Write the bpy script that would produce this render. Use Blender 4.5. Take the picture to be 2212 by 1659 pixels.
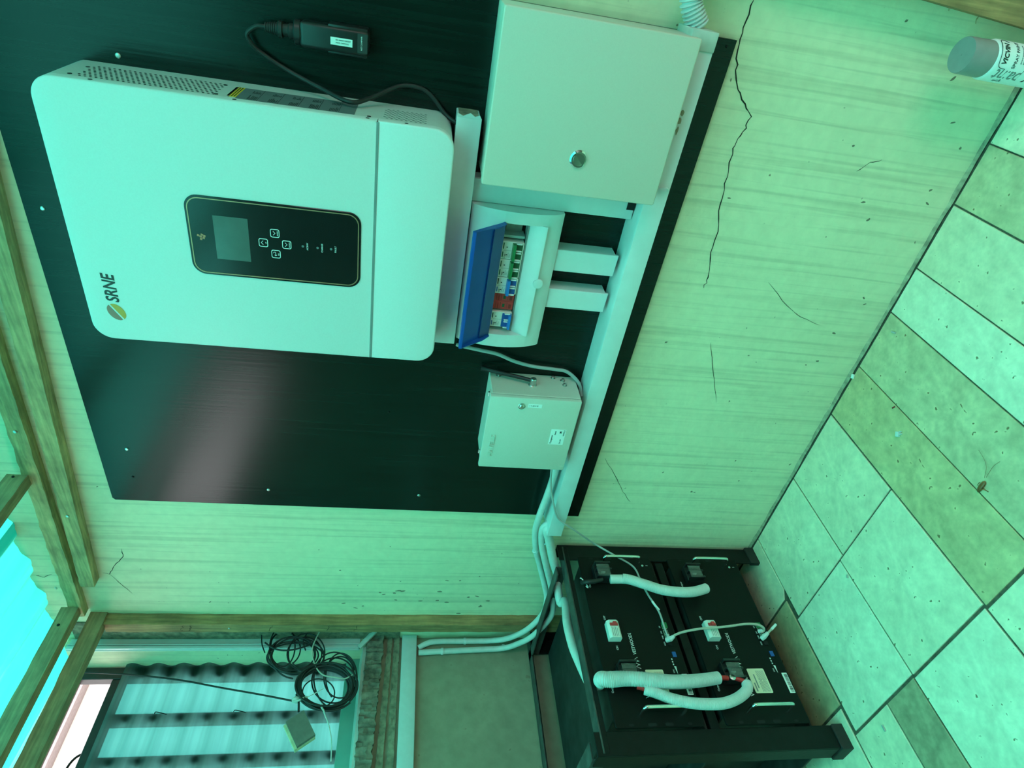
import bpy, bmesh, math, random
from mathutils import Vector, Matrix, noise
random.seed(7)
for o in list(bpy.data.objects): bpy.data.objects.remove(o)
SC = bpy.context.scene
COL = SC.collection
V = Vector

# ------------------------------------------------------------------ camera
# world: X along the main wall away from the window corner, Y into the main wall (wall face at Y=0), Z up, metres
CAM = V((1.84128, -1.19448, 1.12))
FPX = 1345.084
ROT = Matrix(((0.15779968, -0.09914318, -0.9824815),
              (-0.80137925, -0.59419231, -0.0687517),
              (-0.57696669, 0.79818928, -0.17321464)))   # rows: camera right, down, forward (the phone was held sideways)
cam = bpy.data.cameras.new('camera')
cam.sensor_fit = 'HORIZONTAL'; cam.sensor_width = 36.0; cam.lens = FPX*36/2212
cam.clip_start = 0.01; cam.clip_end = 200
camo = bpy.data.objects.new('camera', cam); COL.objects.link(camo)
mw = Matrix((ROT[0], -ROT[1], -ROT[2])).transposed().to_4x4(); mw.translation = CAM
camo.matrix_world = mw
SC.camera = camo

# ------------------------------------------------------------------ world (bright overcast daylight) and exposure
W = bpy.data.worlds.new('sky'); SC.world = W; W.use_nodes = True
bg = W.node_tree.nodes['Background']
bg.inputs[0].default_value = (1.0, 0.965, 0.985, 1); bg.inputs[1].default_value = 5.0
vs = SC.view_settings
vs.view_transform = 'Standard'; vs.look = 'None'; vs.gamma = 1.0; vs.use_curve_mapping = False
vs.exposure = 0.08

def at(u, v, **k):
    """point seen at pixel (u,v) of the 2212x1659 frame on the plane x=, y= or z="""
    c = V(((u-1106)/FPX, (v-829.5)/FPX, 1.0)); d = ROT.transposed() @ c
    a, val = list(k.items())[0]; i = 'xyz'.index(a)
    return CAM + d*((val-CAM[i])/d[i])

# ------------------------------------------------------------------ materials
MATS = {}
def mat(name, base, rough=.5, metal=0, var=.08, scale=25, bump=0, bscale=None, stretch=(1,1,1), spec=.5, var2=0, scale2=3, spots=0, spotcol=(.05,.04,.03), spotscale=60):
    if name in MATS: return MATS[name]
    m = bpy.data.materials.new(name); m.use_nodes = True; MATS[name] = m
    nt = m.node_tree; N = nt.nodes; L = nt.links; b = N['Principled BSDF']
    b.inputs['Roughness'].default_value = rough; b.inputs['Metallic'].default_value = metal
    b.inputs['Specular IOR Level'].default_value = spec
    tc = N.new('ShaderNodeTexCoord'); mp = N.new('ShaderNodeMapping'); mp.inputs['Scale'].default_value = stretch
    L.new(tc.outputs['Object'], mp.inputs['Vector'])
    n = N.new('ShaderNodeTexNoise'); n.inputs['Scale'].default_value = scale; n.inputs['Detail'].default_value = 5
    L.new(mp.outputs[0], n.inputs['Vector'])
    r = N.new('ShaderNodeValToRGB'); r.color_ramp.elements[0].position = .3; r.color_ramp.elements[1].position = .7
    lo = [max(0, c*(1-var)) for c in base]; hi = [min(1, c*(1+var)) for c in base]
    r.color_ramp.elements[0].color = (*lo, 1); r.color_ramp.elements[1].color = (*hi, 1)
    L.new(n.outputs['Fac'], r.inputs['Fac']); col = r.outputs[0]
    if var2:
        n2 = N.new('ShaderNodeTexNoise'); n2.inputs['Scale'].default_value = scale2; n2.inputs['Detail'].default_value = 6; n2.inputs['Roughness'].default_value = .65
        L.new(tc.outputs['Object'], n2.inputs['Vector'])
        r2 = N.new('ShaderNodeValToRGB'); r2.color_ramp.elements[0].position = .32; r2.color_ramp.elements[1].position = .68
        r2.color_ramp.elements[0].color = (1-var2,)*3+(1,); r2.color_ramp.elements[1].color = (1, 1, 1, 1)
        L.new(n2.outputs['Fac'], r2.inputs['Fac'])
        mx = N.new('ShaderNodeMix'); mx.data_type = 'RGBA'; mx.blend_type = 'MULTIPLY'; mx.inputs['Factor'].default_value = 1
        L.new(col, mx.inputs['A']); L.new(r2.outputs[0], mx.inputs['B']); col = mx.outputs['Result']
    if spots:
        n3 = N.new('ShaderNodeTexNoise'); n3.inputs['Scale'].default_value = spotscale; n3.inputs['Detail'].default_value = 2
        L.new(tc.outputs['Object'], n3.inputs['Vector'])
        r3 = N.new('ShaderNodeValToRGB'); r3.color_ramp.elements[0].position = spots; r3.color_ramp.elements[1].position = min(1, spots+.04)
        r3.color_ramp.elements[0].color = (0,0,0,1); r3.color_ramp.elements[1].color = (1,1,1,1)
        L.new(n3.outputs['Fac'], r3.inputs['Fac'])
        mx = N.new('ShaderNodeMix'); mx.data_type = 'RGBA'
        L.new(r3.outputs[0], mx.inputs['Factor']); L.new(col, mx.inputs['A']); mx.inputs['B'].default_value = (*spotcol, 1); col = mx.outputs['Result']
    L.new(col, b.inputs['Base Color'])
    if bump:
        nb = N.new('ShaderNodeTexNoise'); nb.inputs['Scale'].default_value = bscale or scale*2; nb.inputs['Detail'].default_value = 6
        L.new(mp.outputs[0], nb.inputs['Vector'])
        bp = N.new('ShaderNodeBump'); bp.inputs['Strength'].default_value = bump; bp.inputs['Distance'].default_value = .002
        L.new(nb.outputs['Fac'], bp.inputs['Height']); L.new(bp.outputs[0], b.inputs['Normal'])
    return m

def translucent(name, col, refl=.12, clear=0.0, clearcol=None, streak=(1,1,1), var=.2, scale=14, rough=.35):
    m = bpy.data.materials.new(name); m.use_nodes = True; MATS[name] = m
    nt = m.node_tree; N = nt.nodes; L = nt.links; N.remove(N['Principled BSDF']); out = N['Material Output']
    tc = N.new('ShaderNodeTexCoord'); mp = N.new('ShaderNodeMapping'); mp.inputs['Scale'].default_value = streak
    n = N.new('ShaderNodeTexNoise'); n.inputs['Scale'].default_value = scale; n.inputs['Detail'].default_value = 5
    r = N.new('ShaderNodeValToRGB'); r.color_ramp.elements[0].position = .3; r.color_ramp.elements[1].position = .7
    r.color_ramp.elements[0].color = (*[c*(1-var) for c in col], 1); r.color_ramp.elements[1].color = (*col, 1)
    L.new(tc.outputs['Object'], mp.inputs['Vector']); L.new(mp.outputs[0], n.inputs['Vector']); L.new(n.outputs['Fac'], r.inputs['Fac'])
    t = N.new('ShaderNodeBsdfTranslucent'); L.new(r.outputs[0], t.inputs['Color'])
    d = N.new('ShaderNodeBsdfDiffuse'); L.new(r.outputs[0], d.inputs['Color'])
    g = N.new('ShaderNodeBsdfGlossy'); g.inputs['Roughness'].default_value = rough; g.inputs['Color'].default_value = (.8,.8,.8,1)
    m1 = N.new('ShaderNodeMixShader'); m1.inputs[0].default_value = refl; L.new(t.outputs[0], m1.inputs[1]); L.new(d.outputs[0], m1.inputs[2])
    sh = m1.outputs[0]
    if clear:
        tr = N.new('ShaderNodeBsdfTransparent'); tr.inputs['Color'].default_value = (*(clearcol or col), 1)
        m3 = N.new('ShaderNodeMixShader'); m3.inputs[0].default_value = clear; L.new(sh, m3.inputs[1]); L.new(tr.outputs[0], m3.inputs[2]); sh = m3.outputs[0]
    fr = N.new('ShaderNodeFresnel'); fr.inputs[0].default_value = 1.35
    m2 = N.new('ShaderNodeMixShader'); L.new(fr.outputs[0], m2.inputs[0]); L.new(sh, m2.inputs[1]); L.new(g.outputs[0], m2.inputs[2])
    L.new(m2.outputs[0], out.inputs['Surface'])
    return m

def wall_mat():
    m = mat('plaster', (.84,.78,.54), .75, var=.05, scale=40, bump=.25, bscale=90, var2=.12, scale2=2.2, spots=.735, spotcol=(.22,.18,.12), spotscale=55)
    nt = m.node_tree; N = nt.nodes; L = nt.links; b = N['Principled BSDF']
    src = b.inputs['Base Color'].links[0].from_socket
    tc = N.new('ShaderNodeTexCoord'); mp = N.new('ShaderNodeMapping'); mp.inputs['Scale'].default_value = (75, 75, 1.7)
    L.new(tc.outputs['Object'], mp.inputs['Vector'])
    n = N.new('ShaderNodeTexNoise'); n.inputs['Scale'].default_value = 1.0; n.inputs['Detail'].default_value = 4; n.inputs['Distortion'].default_value = .7
    L.new(mp.outputs[0], n.inputs['Vector'])
    r = N.new('ShaderNodeValToRGB'); e = r.color_ramp.elements; e[0].position = .32; e[0].color = (.60,.60,.57,1); e[1].position = .50; e[1].color = (1,1,1,1)
    L.new(n.outputs['Fac'], r.inputs['Fac'])
    mx = N.new('ShaderNodeMix'); mx.data_type = 'RGBA'; mx.blend_type = 'MULTIPLY'; mx.inputs['Factor'].default_value = .45
    L.new(src, mx.inputs['A']); L.new(r.outputs[0], mx.inputs['B']); L.new(mx.outputs['Result'], b.inputs['Base Color'])
    # brush ridges
    bp = N.new('ShaderNodeBump'); bp.inputs['Strength'].default_value = .35; bp.inputs['Distance'].default_value = .003
    L.new(n.outputs['Fac'], bp.inputs['Height'])
    old = b.inputs['Normal'].links[0].from_socket
    L.new(old, bp.inputs['Normal']); L.new(bp.outputs[0], b.inputs['Normal'])
    return m

M_wall = wall_mat()
M_bare_dim = mat('bare_plaster_dim', (.36,.31,.22), .85, var=.10, scale=30, bump=.3, bscale=70, var2=.2, scale2=5, spots=.70, spotcol=(.26,.2,.14), spotscale=30)  # unpainted plaster, darkened further to put this wall's dim light into its colour
M_wall_unseen = mat('unseen_wall_dark', (.16,.13,.10), .9, var=.25, scale=30, bump=.4, var2=.3, scale2=4)  # unseen walls, colour darkened to cut the light bounced onto the board
M_board = mat('black_ply', (.004,.013,.0105), .23, var=.35, scale=1.0, stretch=(140,140,3), bump=.10, bscale=1.3, spec=.30, var2=.25, scale2=5)
M_boardedge = mat('ply_edge', (.10,.07,.05), .7, var=.4, scale=60)
M_wood = mat('timber', (.46,.27,.12), .75, var=.35, scale=1.0, stretch=(60,60,60), bump=.4, var2=.35, scale2=9)
M_woodx = mat('timber_x', (.62,.44,.22), .75, var=.35, scale=1.0, stretch=(9,130,130), bump=.5, bscale=1.4, var2=.4, scale2=11)
M_woody = mat('timber_y', (.46,.33,.18), .75, var=.30, scale=1.0, stretch=(130,9,130), bump=.5, bscale=1.4, var2=.4, scale2=10)
M_woodz = mat('timber_z', (.44,.25,.11), .75, var=.35, scale=1.0, stretch=(130,130,8), bump=.5, bscale=1.4, var2=.45, scale2=10)
M_woodend = mat('timber_end', (.62,.45,.24), .8, var=.25, scale=120, bump=.3)
M_grout = mat('grout', (.10,.085,.06), .9, var=.4, scale=80, bump=.4)
M_tileL = [mat('tile_light_%d' % i, c, .42, var=.09, scale=70, bump=.12, bscale=120, var2=.22, scale2=16, spots=.71, spotcol=(.25,.19,.11), spotscale=70) for i, c in enumerate(((.93,.80,.60), (.90,.76,.56), (.94,.84,.66)))]
M_tileB = [mat('tile_brown_%d' % i, c, .40, var=.14, scale=60, bump=.12, bscale=120, var2=.30, scale2=14, spots=.70, spotcol=(.22,.14,.07), spotscale=60) for i, c in enumerate(((.74,.57,.33), (.64,.48,.30), (.76,.62,.40)))]
M_tileD = mat('tile_dark', (.48,.38,.25), .45, var=.2, scale=60, bump=.12, var2=.35, scale2=12)
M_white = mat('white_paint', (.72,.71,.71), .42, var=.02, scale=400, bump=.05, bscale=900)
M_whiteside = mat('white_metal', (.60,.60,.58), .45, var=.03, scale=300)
M_pvc = mat('white_pvc', (.68,.71,.71), .38, var=.03, scale=30, var2=.07, scale2=10)
M_pvcdirty = mat('white_pvc_dirty', (.64,.64,.60), .42, var=.06, scale=40, var2=.18, scale2=18)
M_conduit = mat('conduit_pvc', (.66,.68,.66), .42, var=.05, scale=60, var2=.10, scale2=25)
M_beige = mat('beige_enamel', (.68,.56,.48), .45, var=.02, scale=500, bump=.06, bscale=900)
M_beige2 = mat('beige_enamel_pale', (.63,.61,.54), .45, var=.02, scale=500, bump=.05, bscale=900)
M_black = mat('black_plastic', (.014,.014,.015), .38, var=.2, scale=80)
M_rubber = mat('black_rubber', (.016,.016,.016), .55, var=.25, scale=80)
M_glassblack = mat('black_gloss_panel', (.008,.009,.010), .16, var=.1, scale=50)
M_screen = mat('lcd_glass', (.10,.125,.12), .12, var=.06, scale=40)
M_copper = mat('copper_line', (.55,.28,.17), .35, metal=.6, var=.05)
M_orange = mat('orange_print', (.60,.22,.12), .5, var=.05)
M_gold = mat('gold_print', (.72,.33,.05), .5, var=.05)
M_brownp = mat('brown_print', (.40,.17,.13), .5, var=.05)
M_ink = mat('dark_ink', (.018,.022,.022), .5, var=.1)
M_inkgrey = mat('grey_ink', (.22,.24,.24), .5, var=.1)
M_printw = mat('white_print', (.78,.80,.80), .5, var=.03)
M_hole = mat('dark_hole', (.006,.006,.006), .8, var=.1)
M_label = mat('silver_label', (.15,.18,.19), .35, var=.04, scale=60)
M_yellow = mat('yellow_label', (.82,.55,.03), .5, var=.05)
M_sticker = mat('white_sticker', (.84,.85,.84), .5, var=.03)
M_stickery = mat('cream_sticker', (.82,.74,.56), .5, var=.04)
M_chrome = mat('chrome', (.82,.82,.80), .14, metal=1, var=.05, scale=50)
M_steel = mat('zinc_steel', (.62,.62,.60), .32, metal=1, var=.15, scale=90)
M_iron = mat('black_iron', (.006,.007,.007), .45, spec=.25, var=.3, scale=50, bump=.1, var2=.3, scale2=20)
M_irondust = mat('dusty_iron', (.030,.032,.030), .6, spec=.35, var=.3, scale=30, var2=.55, scale2=14)
M_batt = mat('battery_black', (.0035,.0045,.004), .5, spec=.2, var=.15, scale=200, bump=.06, bscale=600)
M_brkw = mat('breaker_white', (.80,.80,.76), .45, var=.03, scale=90)
M_brkgreen = mat('breaker_green', (.02,.20,.07), .4, var=.08)
M_brkgreen2 = mat('breaker_green_dark', (.012,.085,.035), .45, var=.08)
M_brkblue = mat('breaker_blue', (.02,.19,.62), .4, var=.08)
M_brkblue2 = mat('breaker_blue_dark', (.015,.09,.36), .45, var=.08)
M_brkred = mat('surge_red', (.62,.045,.045), .5, var=.08)
M_brkred2 = mat('surge_red_dark', (.30,.02,.02), .5, var=.08)
M_redsleeve = mat('red_sleeve', (.55,.02,.02), .45, var=.1)
M_cablegrey = mat('grey_cable', (.40,.42,.41), .5, var=.06)
M_cabletan = mat('pale_cable', (.52,.49,.42), .5, var=.06)
M_cablewhite = mat('white_cable', (.74,.75,.73), .45, var=.05)
M_spraycap = mat('spray_cap_grey', (.28,.27,.27), .35, var=.06, scale=60)
M_spraylabel = mat('spray_label', (.83,.83,.83), .35, var=.03)
M_mortar = mat('rough_mortar', (.26,.22,.17), .9, var=.5, scale=45, bump=1.0, bscale=60, var2=.5, scale2=14)
M_dirt = mat('grimy_cement', (.27,.23,.16), .9, var=.4, scale=60, bump=.6, bscale=90, var2=.3, scale2=14)
M_crack = mat('crack_dark', (.02,.017,.012), .95, var=.2)
M_scuff = mat('scuff', (.30,.25,.17), .9, var=.2)
M_roach = mat('roach_shell', (.20,.075,.02), .3, var=.4, scale=300)
M_sheetdark = mat('dark_frame', (.022,.020,.018), .5, var=.3, scale=40)
M_greyboard = mat('grey_box', (.20,.185,.16), .7, var=.12, scale=60, var2=.2, scale2=20)
M_paledust = mat('pale_plaster_side', (.72,.62,.40), .8, var=.15, scale=80)
M_alu = mat('grey_trunking', (.62,.68,.70), .4, var=.03, scale=60, var2=.06, scale2=20)
M_housewall = mat('house_wall', (.82,.80,.80), .8, var=.03)
M_houseroof = mat('house_roof', (.30,.27,.28), .8, var=.1)
M_ground = mat('outside_ground', (.35,.30,.24), .9, var=.2, scale=5)
M_roof = translucent('roof_sheet', (.024,.44,.37), refl=.10, streak=(30,1.5,1), scale=1.0, var=.18)
M_roof2 = translucent('roof_sheet_far_bright', (.105,.88,.70), refl=.08, streak=(30,1.5,1), scale=1.0, var=.15)  # far sheets out of view, made to pass extra light into the room
M_winsheet = translucent('window_sheet', (.07,.27,.24), refl=.06, streak=(3,1.5,60), scale=1.0, var=.35, clear=.36, clearcol=(.055,.40,.36))
M_bluecover = translucent('blue_cover', (.05,.26,.85), refl=.5, clear=.38, clearcol=(.16,.38,.92), rough=.12, var=.1)
M_clear = translucent('clear_plastic', (.5,.52,.5), refl=.4, clear=.7, clearcol=(.9,.95,.95), rough=.1, var=.1)

# ------------------------------------------------------------------ mesh builder
class MB:
    def __init__(s): s.bm = bmesh.new()
    def _new(s, fn):
        b2 = bmesh.new(); fn(b2); me = bpy.data.meshes.new('t'); b2.to_mesh(me); b2.free(); s.bm.from_mesh(me); bpy.data.meshes.remove(me); return s
    def box(s, x0, x1, y0, y1, z0, z1, bev=0, seg=2, M=None):
        x0, x1 = sorted((x0, x1)); y0, y1 = sorted((y0, y1)); z0, z1 = sorted((z0, z1))
        def f(b):
            bmesh.ops.create_cube(b, size=1)
            for v in b.verts: v.co = V((x0+(v.co.x+.5)*(x1-x0), y0+(v.co.y+.5)*(y1-y0), z0+(v.co.z+.5)*(z1-z0)))
            if bev: bmesh.ops.bevel(b, geom=b.edges[:], offset=min(bev, .45*min(x1-x0, y1-y0, z1-z0)), segments=seg, profile=.5, affect='EDGES')
            if M: bmesh.ops.transform(b, matrix=M, verts=b.verts)
        return s._new(f)
    def prism(s, poly, o, u, v, n, d, bev=0, seg=2):
        """2-D polygon in plane (u,v) at o, extruded by d along n"""
        o, u, v, n = V(o), V(u), V(v), V(n)
        def f(b):
            a = [b.verts.new(o+u*p[0]+v*p[1]) for p in poly]; c = [b.verts.new(o+u*p[0]+v*p[1]+n*d) for p in poly]
            k = len(poly); f0 = b.faces.new(a); f1 = b.faces.new(c[::-1])
            for i in range(k): b.faces.new((a[i], c[i], c[(i+1) % k], a[(i+1) % k]))
            bmesh.ops.recalc_face_normals(b, faces=b.faces)
            if bev:
                b.normal_update()
                es = [e for e in f1.edges] 
                bmesh.ops.bevel(b, geom=es, offset=bev, segments=seg, profile=.5, affect='EDGES')
        return s._new(f)
    def cyl(s, p0, p1, r0, r1=None, n=24):
        return s.tube([p0, p1], None, n, radii=[r0, r0 if r1 is None else r1])
    def tube(s, pts, r, n=10, radii=None, cap=True):
        pts = [V(p) for p in pts]; k = len(pts); radii = radii or [r]*k
        def f(b):
            t0 = (pts[1]-pts[0]).normalized(); a = t0.orthogonal().normalized(); rings = []
            for i, p in enumerate(pts):
                t = (pts[min(i+1, k-1)]-pts[max(i-1, 0)])
                if t.length < 1e-9: t = t0
                t = t.normalized(); a = (a-t*a.dot(t)); a = a.normalized() if a.length > 1e-6 else t.orthogonal().normalized()
                c = t.cross(a)
                rings.append([b.verts.new(p+(a*math.cos(2*math.pi*j/n)+c*math.sin(2*math.pi*j/n))*radii[i]) for j in range(n)])
            for i in range(k-1):
                for j in range(n): b.faces.new((rings[i][j], rings[i][(j+1) % n], rings[i+1][(j+1) % n], rings[i+1][j]))
            if cap: b.faces.new(rings[0][::-1]); b.faces.new(rings[-1])
            bmesh.ops.recalc_face_normals(b, faces=b.faces)
        return s._new(f)
    def lathe(s, prof, o, ax, n=32):
        """prof: (radius, height along ax)"""
        o, ax = V(o), V(ax).normalized()
        return s.tube([o+ax*h for _, h in prof], None, n, radii=[max(r, 1e-4) for r, _ in prof])
    def sphere(s, c, r, sc=(1,1,1), seg=16, M=None):
        def f(b):
            bmesh.ops.create_uvsphere(b, u_segments=seg, v_segments=max(6, seg//2), radius=r)
            for v in b.verts: v.co = V((v.co.x*sc[0], v.co.y*sc[1], v.co.z*sc[2]))
            if M: bmesh.ops.transform(b, matrix=M, verts=b.verts)
            for v in b.verts: v.co += V(c)
        return s._new(f)
    def grid(s, fn, nu, nv):
        def f(b):
            g = [[b.verts.new(fn(i/nu, j/nv)) for j in range(nv+1)] for i in range(nu+1)]
            for i in range(nu):
                for j in range(nv): b.faces.new((g[i][j], g[i+1][j], g[i+1][j+1], g[i][j+1]))
        return s._new(f)
    def build(s, name, m, parent=None, origin=None, angle=35):
        me = bpy.data.meshes.new(name); s.bm.to_mesh(me); s.bm.free()
        return obj_from_mesh(name, me, m, parent, origin, angle)

WO = {}
def obj_from_mesh(name, me, m, parent=None, origin=None, angle=35):
    co = [v.co for v in me.vertices]
    mn = V([min(c[i] for c in co) for i in range(3)]); mxx = V([max(c[i] for c in co) for i in range(3)])
    if origin is None: origin = V(((mn.x+mxx.x)/2, (mn.y+mxx.y)/2, mn.z))
    origin = V(origin)
    me.transform(Matrix.Translation(-origin))
    me.shade_smooth(); me.set_sharp_from_angle(angle=math.radians(angle))
    me.materials.append(m)
    o = bpy.data.objects.new(name, me); COL.objects.link(o)
    WO[o.name] = origin
    if parent is not None:
        o.parent = parent; o.location = origin-WO[parent.name]
    else: o.location = origin
    return o
def tag(o, label=None, cat=None, group=None, kind=None):
    if label: o['label'] = label
    if cat: o['category'] = cat
    if group: o['group'] = group
    if kind: o['kind'] = kind
    return o
def thing(name, label, cat, loc, group=None, kind=None):
    o = bpy.data.objects.new(name, None); COL.objects.link(o); o.location = V(loc); WO[o.name] = V(loc); o.empty_display_size = .02
    return tag(o, label, cat, group, kind)
def copy_tree(root, loc, label=None):
    def cp(o, parent):
        c = o.copy(); COL.objects.link(c); WO[c.name] = WO[o.name]
        if parent is not None: c.parent = parent
        for ch in [x for x in ALLCH(o)]: cp(ch, c)
        return c
    c = cp(root, None); c.location = V(loc)
    if label: c['label'] = label
    return c
def ALLCH(o): return [x for x in list(bpy.data.objects) if x.parent == o]

FONT = bpy.data.fonts[0] if bpy.data.fonts else None
def text_mesh(s, size, origin, right, up, align='LEFT', depth=.0004, shear=0, sx=1.0, bold=0.0):
    cu = bpy.data.curves.new('txt', 'FONT'); cu.body = s; cu.size = size; cu.align_x = align; cu.align_y = 'CENTER'
    cu.extrude = depth/2; cu.shear = shear; cu.resolution_u = 3; cu.offset = bold
    o = bpy.data.objects.new('txt', cu); COL.objects.link(o)
    bpy.context.view_layer.update()
    me = bpy.data.meshes.new_from_object(o.evaluated_get(bpy.context.evaluated_depsgraph_get()))
    bpy.data.objects.remove(o); bpy.data.curves.remove(cu)
    r, u = V(right).normalized(), V(up).normalized(); n = r.cross(u)
    M = Matrix((r*sx, u, n)).transposed().to_4x4(); M.translation = V(origin)
    me.transform(M); me.materials.clear()
    return me
def text(name, s, size, origin, right, up, m, parent, **k):
    return obj_from_mesh(name, text_mesh(s, size, origin, right, up, **k), m, parent)
XR, ZU, YN = V((1,0,0)), V((0,0,1)), V((0,-1,0))
def rrect(x0, x1, y0, y1, r, n=6, rs=None):
    rs = rs or (r, r, r, r); p = []   # order: bl, br, tr, tl
    for (cx, cy, a0), rr in zip((((x0), (y0), 180), ((x1), (y0), 270), ((x1), (y1), 0), ((x0), (y1), 90)), rs):
        if rr <= 0: p.append((cx, cy)); continue
        ccx = cx+rr if cx == x0 else cx-rr; ccy = cy+rr if cy == y0 else cy-rr
        for i in range(n+1):
            a = math.radians(a0+90*i/n); p.append((ccx+rr*math.cos(a), ccy+rr*math.sin(a)))
    return p
def smooth(pts, n=8):
    pts = [V(p) for p in pts]; out = []
    for i in range(len(pts)-1):
        p0 = pts[max(i-1, 0)]; p1 = pts[i]; p2 = pts[i+1]; p3 = pts[min(i+2, len(pts)-1)]
        for j in range(n):
            t = j/n
            out.append(.5*((2*p1)+(-p0+p2)*t+(2*p0-5*p1+4*p2-p3)*t*t+(-p0+3*p1-3*p2+p3)*t**3))
    out.append(pts[-1]); return out
def resample(pts, step):
    out = [pts[0]]; acc = 0
    for a, b in zip(pts, pts[1:]):
        d = (b-a).length
        while acc+d >= step:
            t = (step-acc)/d; a = a.lerp(b, t); out.append(a); d = (b-a).length; acc = 0
        acc += d
    if (out[-1]-pts[-1]).length > step*.3: out.append(pts[-1])
    return out
def ribbed(mb, pts, r, pitch=.004, amp=.0012, n=16, rr=None):
    q = resample(pts, pitch/4); k = len(q)
    rad = [(rr(i/(k-1)) if rr else r)+amp*(-1 if (i % 4) in (0, 1) else 1)*.5 for i in range(k)]
    return mb.tube(q, None, n, radii=rad)
def nail(parent, p, d, r=.0035, name='nail', m=None):
    p, d = V(p), V(d).normalized()
    return MB().lathe([(.0001, .0022), (r*.7, .002), (r, .001), (r, -.001)], p, d, 12).build(name, m or M_steel, parent)

# ================================================================== STRUCTURE
XW = -.10                     # inner face of the window wall
RX, RY, RZ = 3.4, -2.9, 2.5   # far walls of the room
wb = tag(MB().box(-.25, RX+.15, 0, .15, -.02, RZ).build('wall_back', M_wall), kind='structure')
m = MB()
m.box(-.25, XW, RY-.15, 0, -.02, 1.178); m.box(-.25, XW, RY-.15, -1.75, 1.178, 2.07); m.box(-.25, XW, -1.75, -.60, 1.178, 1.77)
wl = tag(m.build('wall_left', M_bare_dim), kind='structure')
MB().box(-.25, XW, -.03, 0, 1.178, 2.07).build('jamb', M_wall, wl)
m = MB(); m.box(RX, RX+.15, -.70, 0, -.02, RZ); m.box(RX, RX+.15, RY-.15, -1.50, -.02, RZ); m.box(RX, RX+.15, -1.50, -.70, 1.7, RZ)
tag(m.build('wall_right', M_wall_unseen), kind='structure')
dw = thing('unseen_door_1', None, None, (RX+.07, -.95, 0), kind='structure')   # unseen open doorway, added to bring neutral daylight from the right
for b_ in ((RX-.01, RX+.16, -.74, -.70, 0, 1.7), (RX-.01, RX+.16, -1.50, -1.46, 0, 1.7), (RX-.01, RX+.16, -1.46, -.74, 1.66, 1.7)): MB().box(*b_, bev=.002, seg=1).build('unseen_door_frame', M_woodz, dw)
tag(MB().box(-.25, RX+.15, RY-.15, RY, -.02, RZ).build('wall_front', M_wall_unseen), kind='structure')
tag(MB().box(-60, 60, -60, 60, -.3, -.1).build('ground', M_ground), kind='structure')
floor = tag(MB().box(-.25, RX+.15, RY-.15, .15, -.10, -.0035).build('floor', M_grout), kind='structure')
# tiles: offcuts of different sizes, laid unevenly
def tile(x0, x1, y0, y1, m, dz=0, cut=None):
    x0, x1 = sorted((x0, x1)); y0, y1 = sorted((y0, y1))
    p = [(x0, y0), (x1, y0), (x1, y1), (x0, y1)]
    if cut == 'tr': p = [(x0, y0), (x1, y0), (x1, y1-.02), (x1-.012, y1), (x0, y1)]
    if cut == 'br': p = [(x0, y0), (x1-.02, y0), (x1, y0+.022), (x1, y1), (x0, y1)]
    q = [(a-(x0+x1)/2, b-(y0+y1)/2) for a, b in p]
    return MB().prism(q, ((x0+x1)/2, (y0+y1)/2, -.006), (1,0,0), (0,1,0), (0,0,1), .006+dz, bev=.0012, seg=1).build('tile', m, floor)
L0, L1, L2 = M_tileL; B0, B1, B2 = M_tileB
for t in [(.459,.719,-.011,-.279,L0), (.723,.957,-.011,-.279,L1), (.449,.702,-.284,-.581,L2), (.706,.958,-.284,-.583,L0,.0006),
          (.962,1.113,-.011,-.588,B0), (1.1155,1.269,-.011,-.592,B2), (1.2725,1.383,-.011,-.60,L2,.0006), (1.386,1.531,-.011,-.62,L1),
          (1.535,1.657,-.011,-.55,B2), (1.660,1.95,-.011,-.30,L0), (1.660,1.95,-.304,-.60,L1),
          (.20,.455,-.011,-.212,L1,0,'br'), (.20,.441,-.220,-.515,B1), (.20,.436,-.523,-.80,L0), (-.10,.196,-.011,-.30,L2), (-.10,.196,-.304,-.60,B2),
          (.442,.588,-.588,-.80,L1), (.592,.70,-.588,-.84,M_tileD), (.704,.955,-.590,-.86,L2), (.960,1.26,-.595,-.89,L0), (1.264,1.56,-.625,-.92,L2), (1.564,1.95,-.61,-.92,B0)]:
    tile(*t)
rt = random.Random(3)
y = -.93
for x0 in [1.955+.303*i for i in range(5)]:
    for j in range(4): tile(x0, min(x0+.299, RX), -.011-.303*j, -.011-.303*j-.299, rt.choice((L0, L1, L2, B0, B2)))
for r in range(7):
    x = -.10
    while x < RX-.02:
        w = rt.choice((.15, .22, .30, .30)); tile(x, min(x+w, RX)-.004, y-.281*r-(.0 if r else -.0), max(y-.281*r-.277, RY), rt.choice((L0, L1, L2, L0, B0, B2, B1))); x += w
tile(-.10, .196, -.604, -.925, L0); tile(.20, .588, -.805, -.925, L2); tile(.592, .70, -.845, -.925, B1); tile(.704, .955, -.865, -.925, L0)

# grimy cement fillet where wall meets floor
def fillet(m, x0, x1, n=120):
    rr = random.Random(5)
    pr = []
    for i in range(n+1):
        x = x0+(x1-x0)*i/n; pr.append((x, .005+.003*rr.random(), .006+.005*rr.random()))
    def f(i, j):
        x, a, b = pr[round(i*n)]
        return V((x, -a if j == 0 else 0.002, 0.0008 if j == 0 else b)) if j in (0, 1) else V((x, -a*.35, b*.3))
    m.grid(lambda u, v: f(u, v), n, 2)
    return m
tag(fillet(MB(), -.10, RX).build('trim_1', mat('smeared_cement', (.46,.40,.28), .9, var=.35, scale=60, bump=.5, bscale=90, var2=.35, scale2=20), angle=60), kind='structure')

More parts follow.
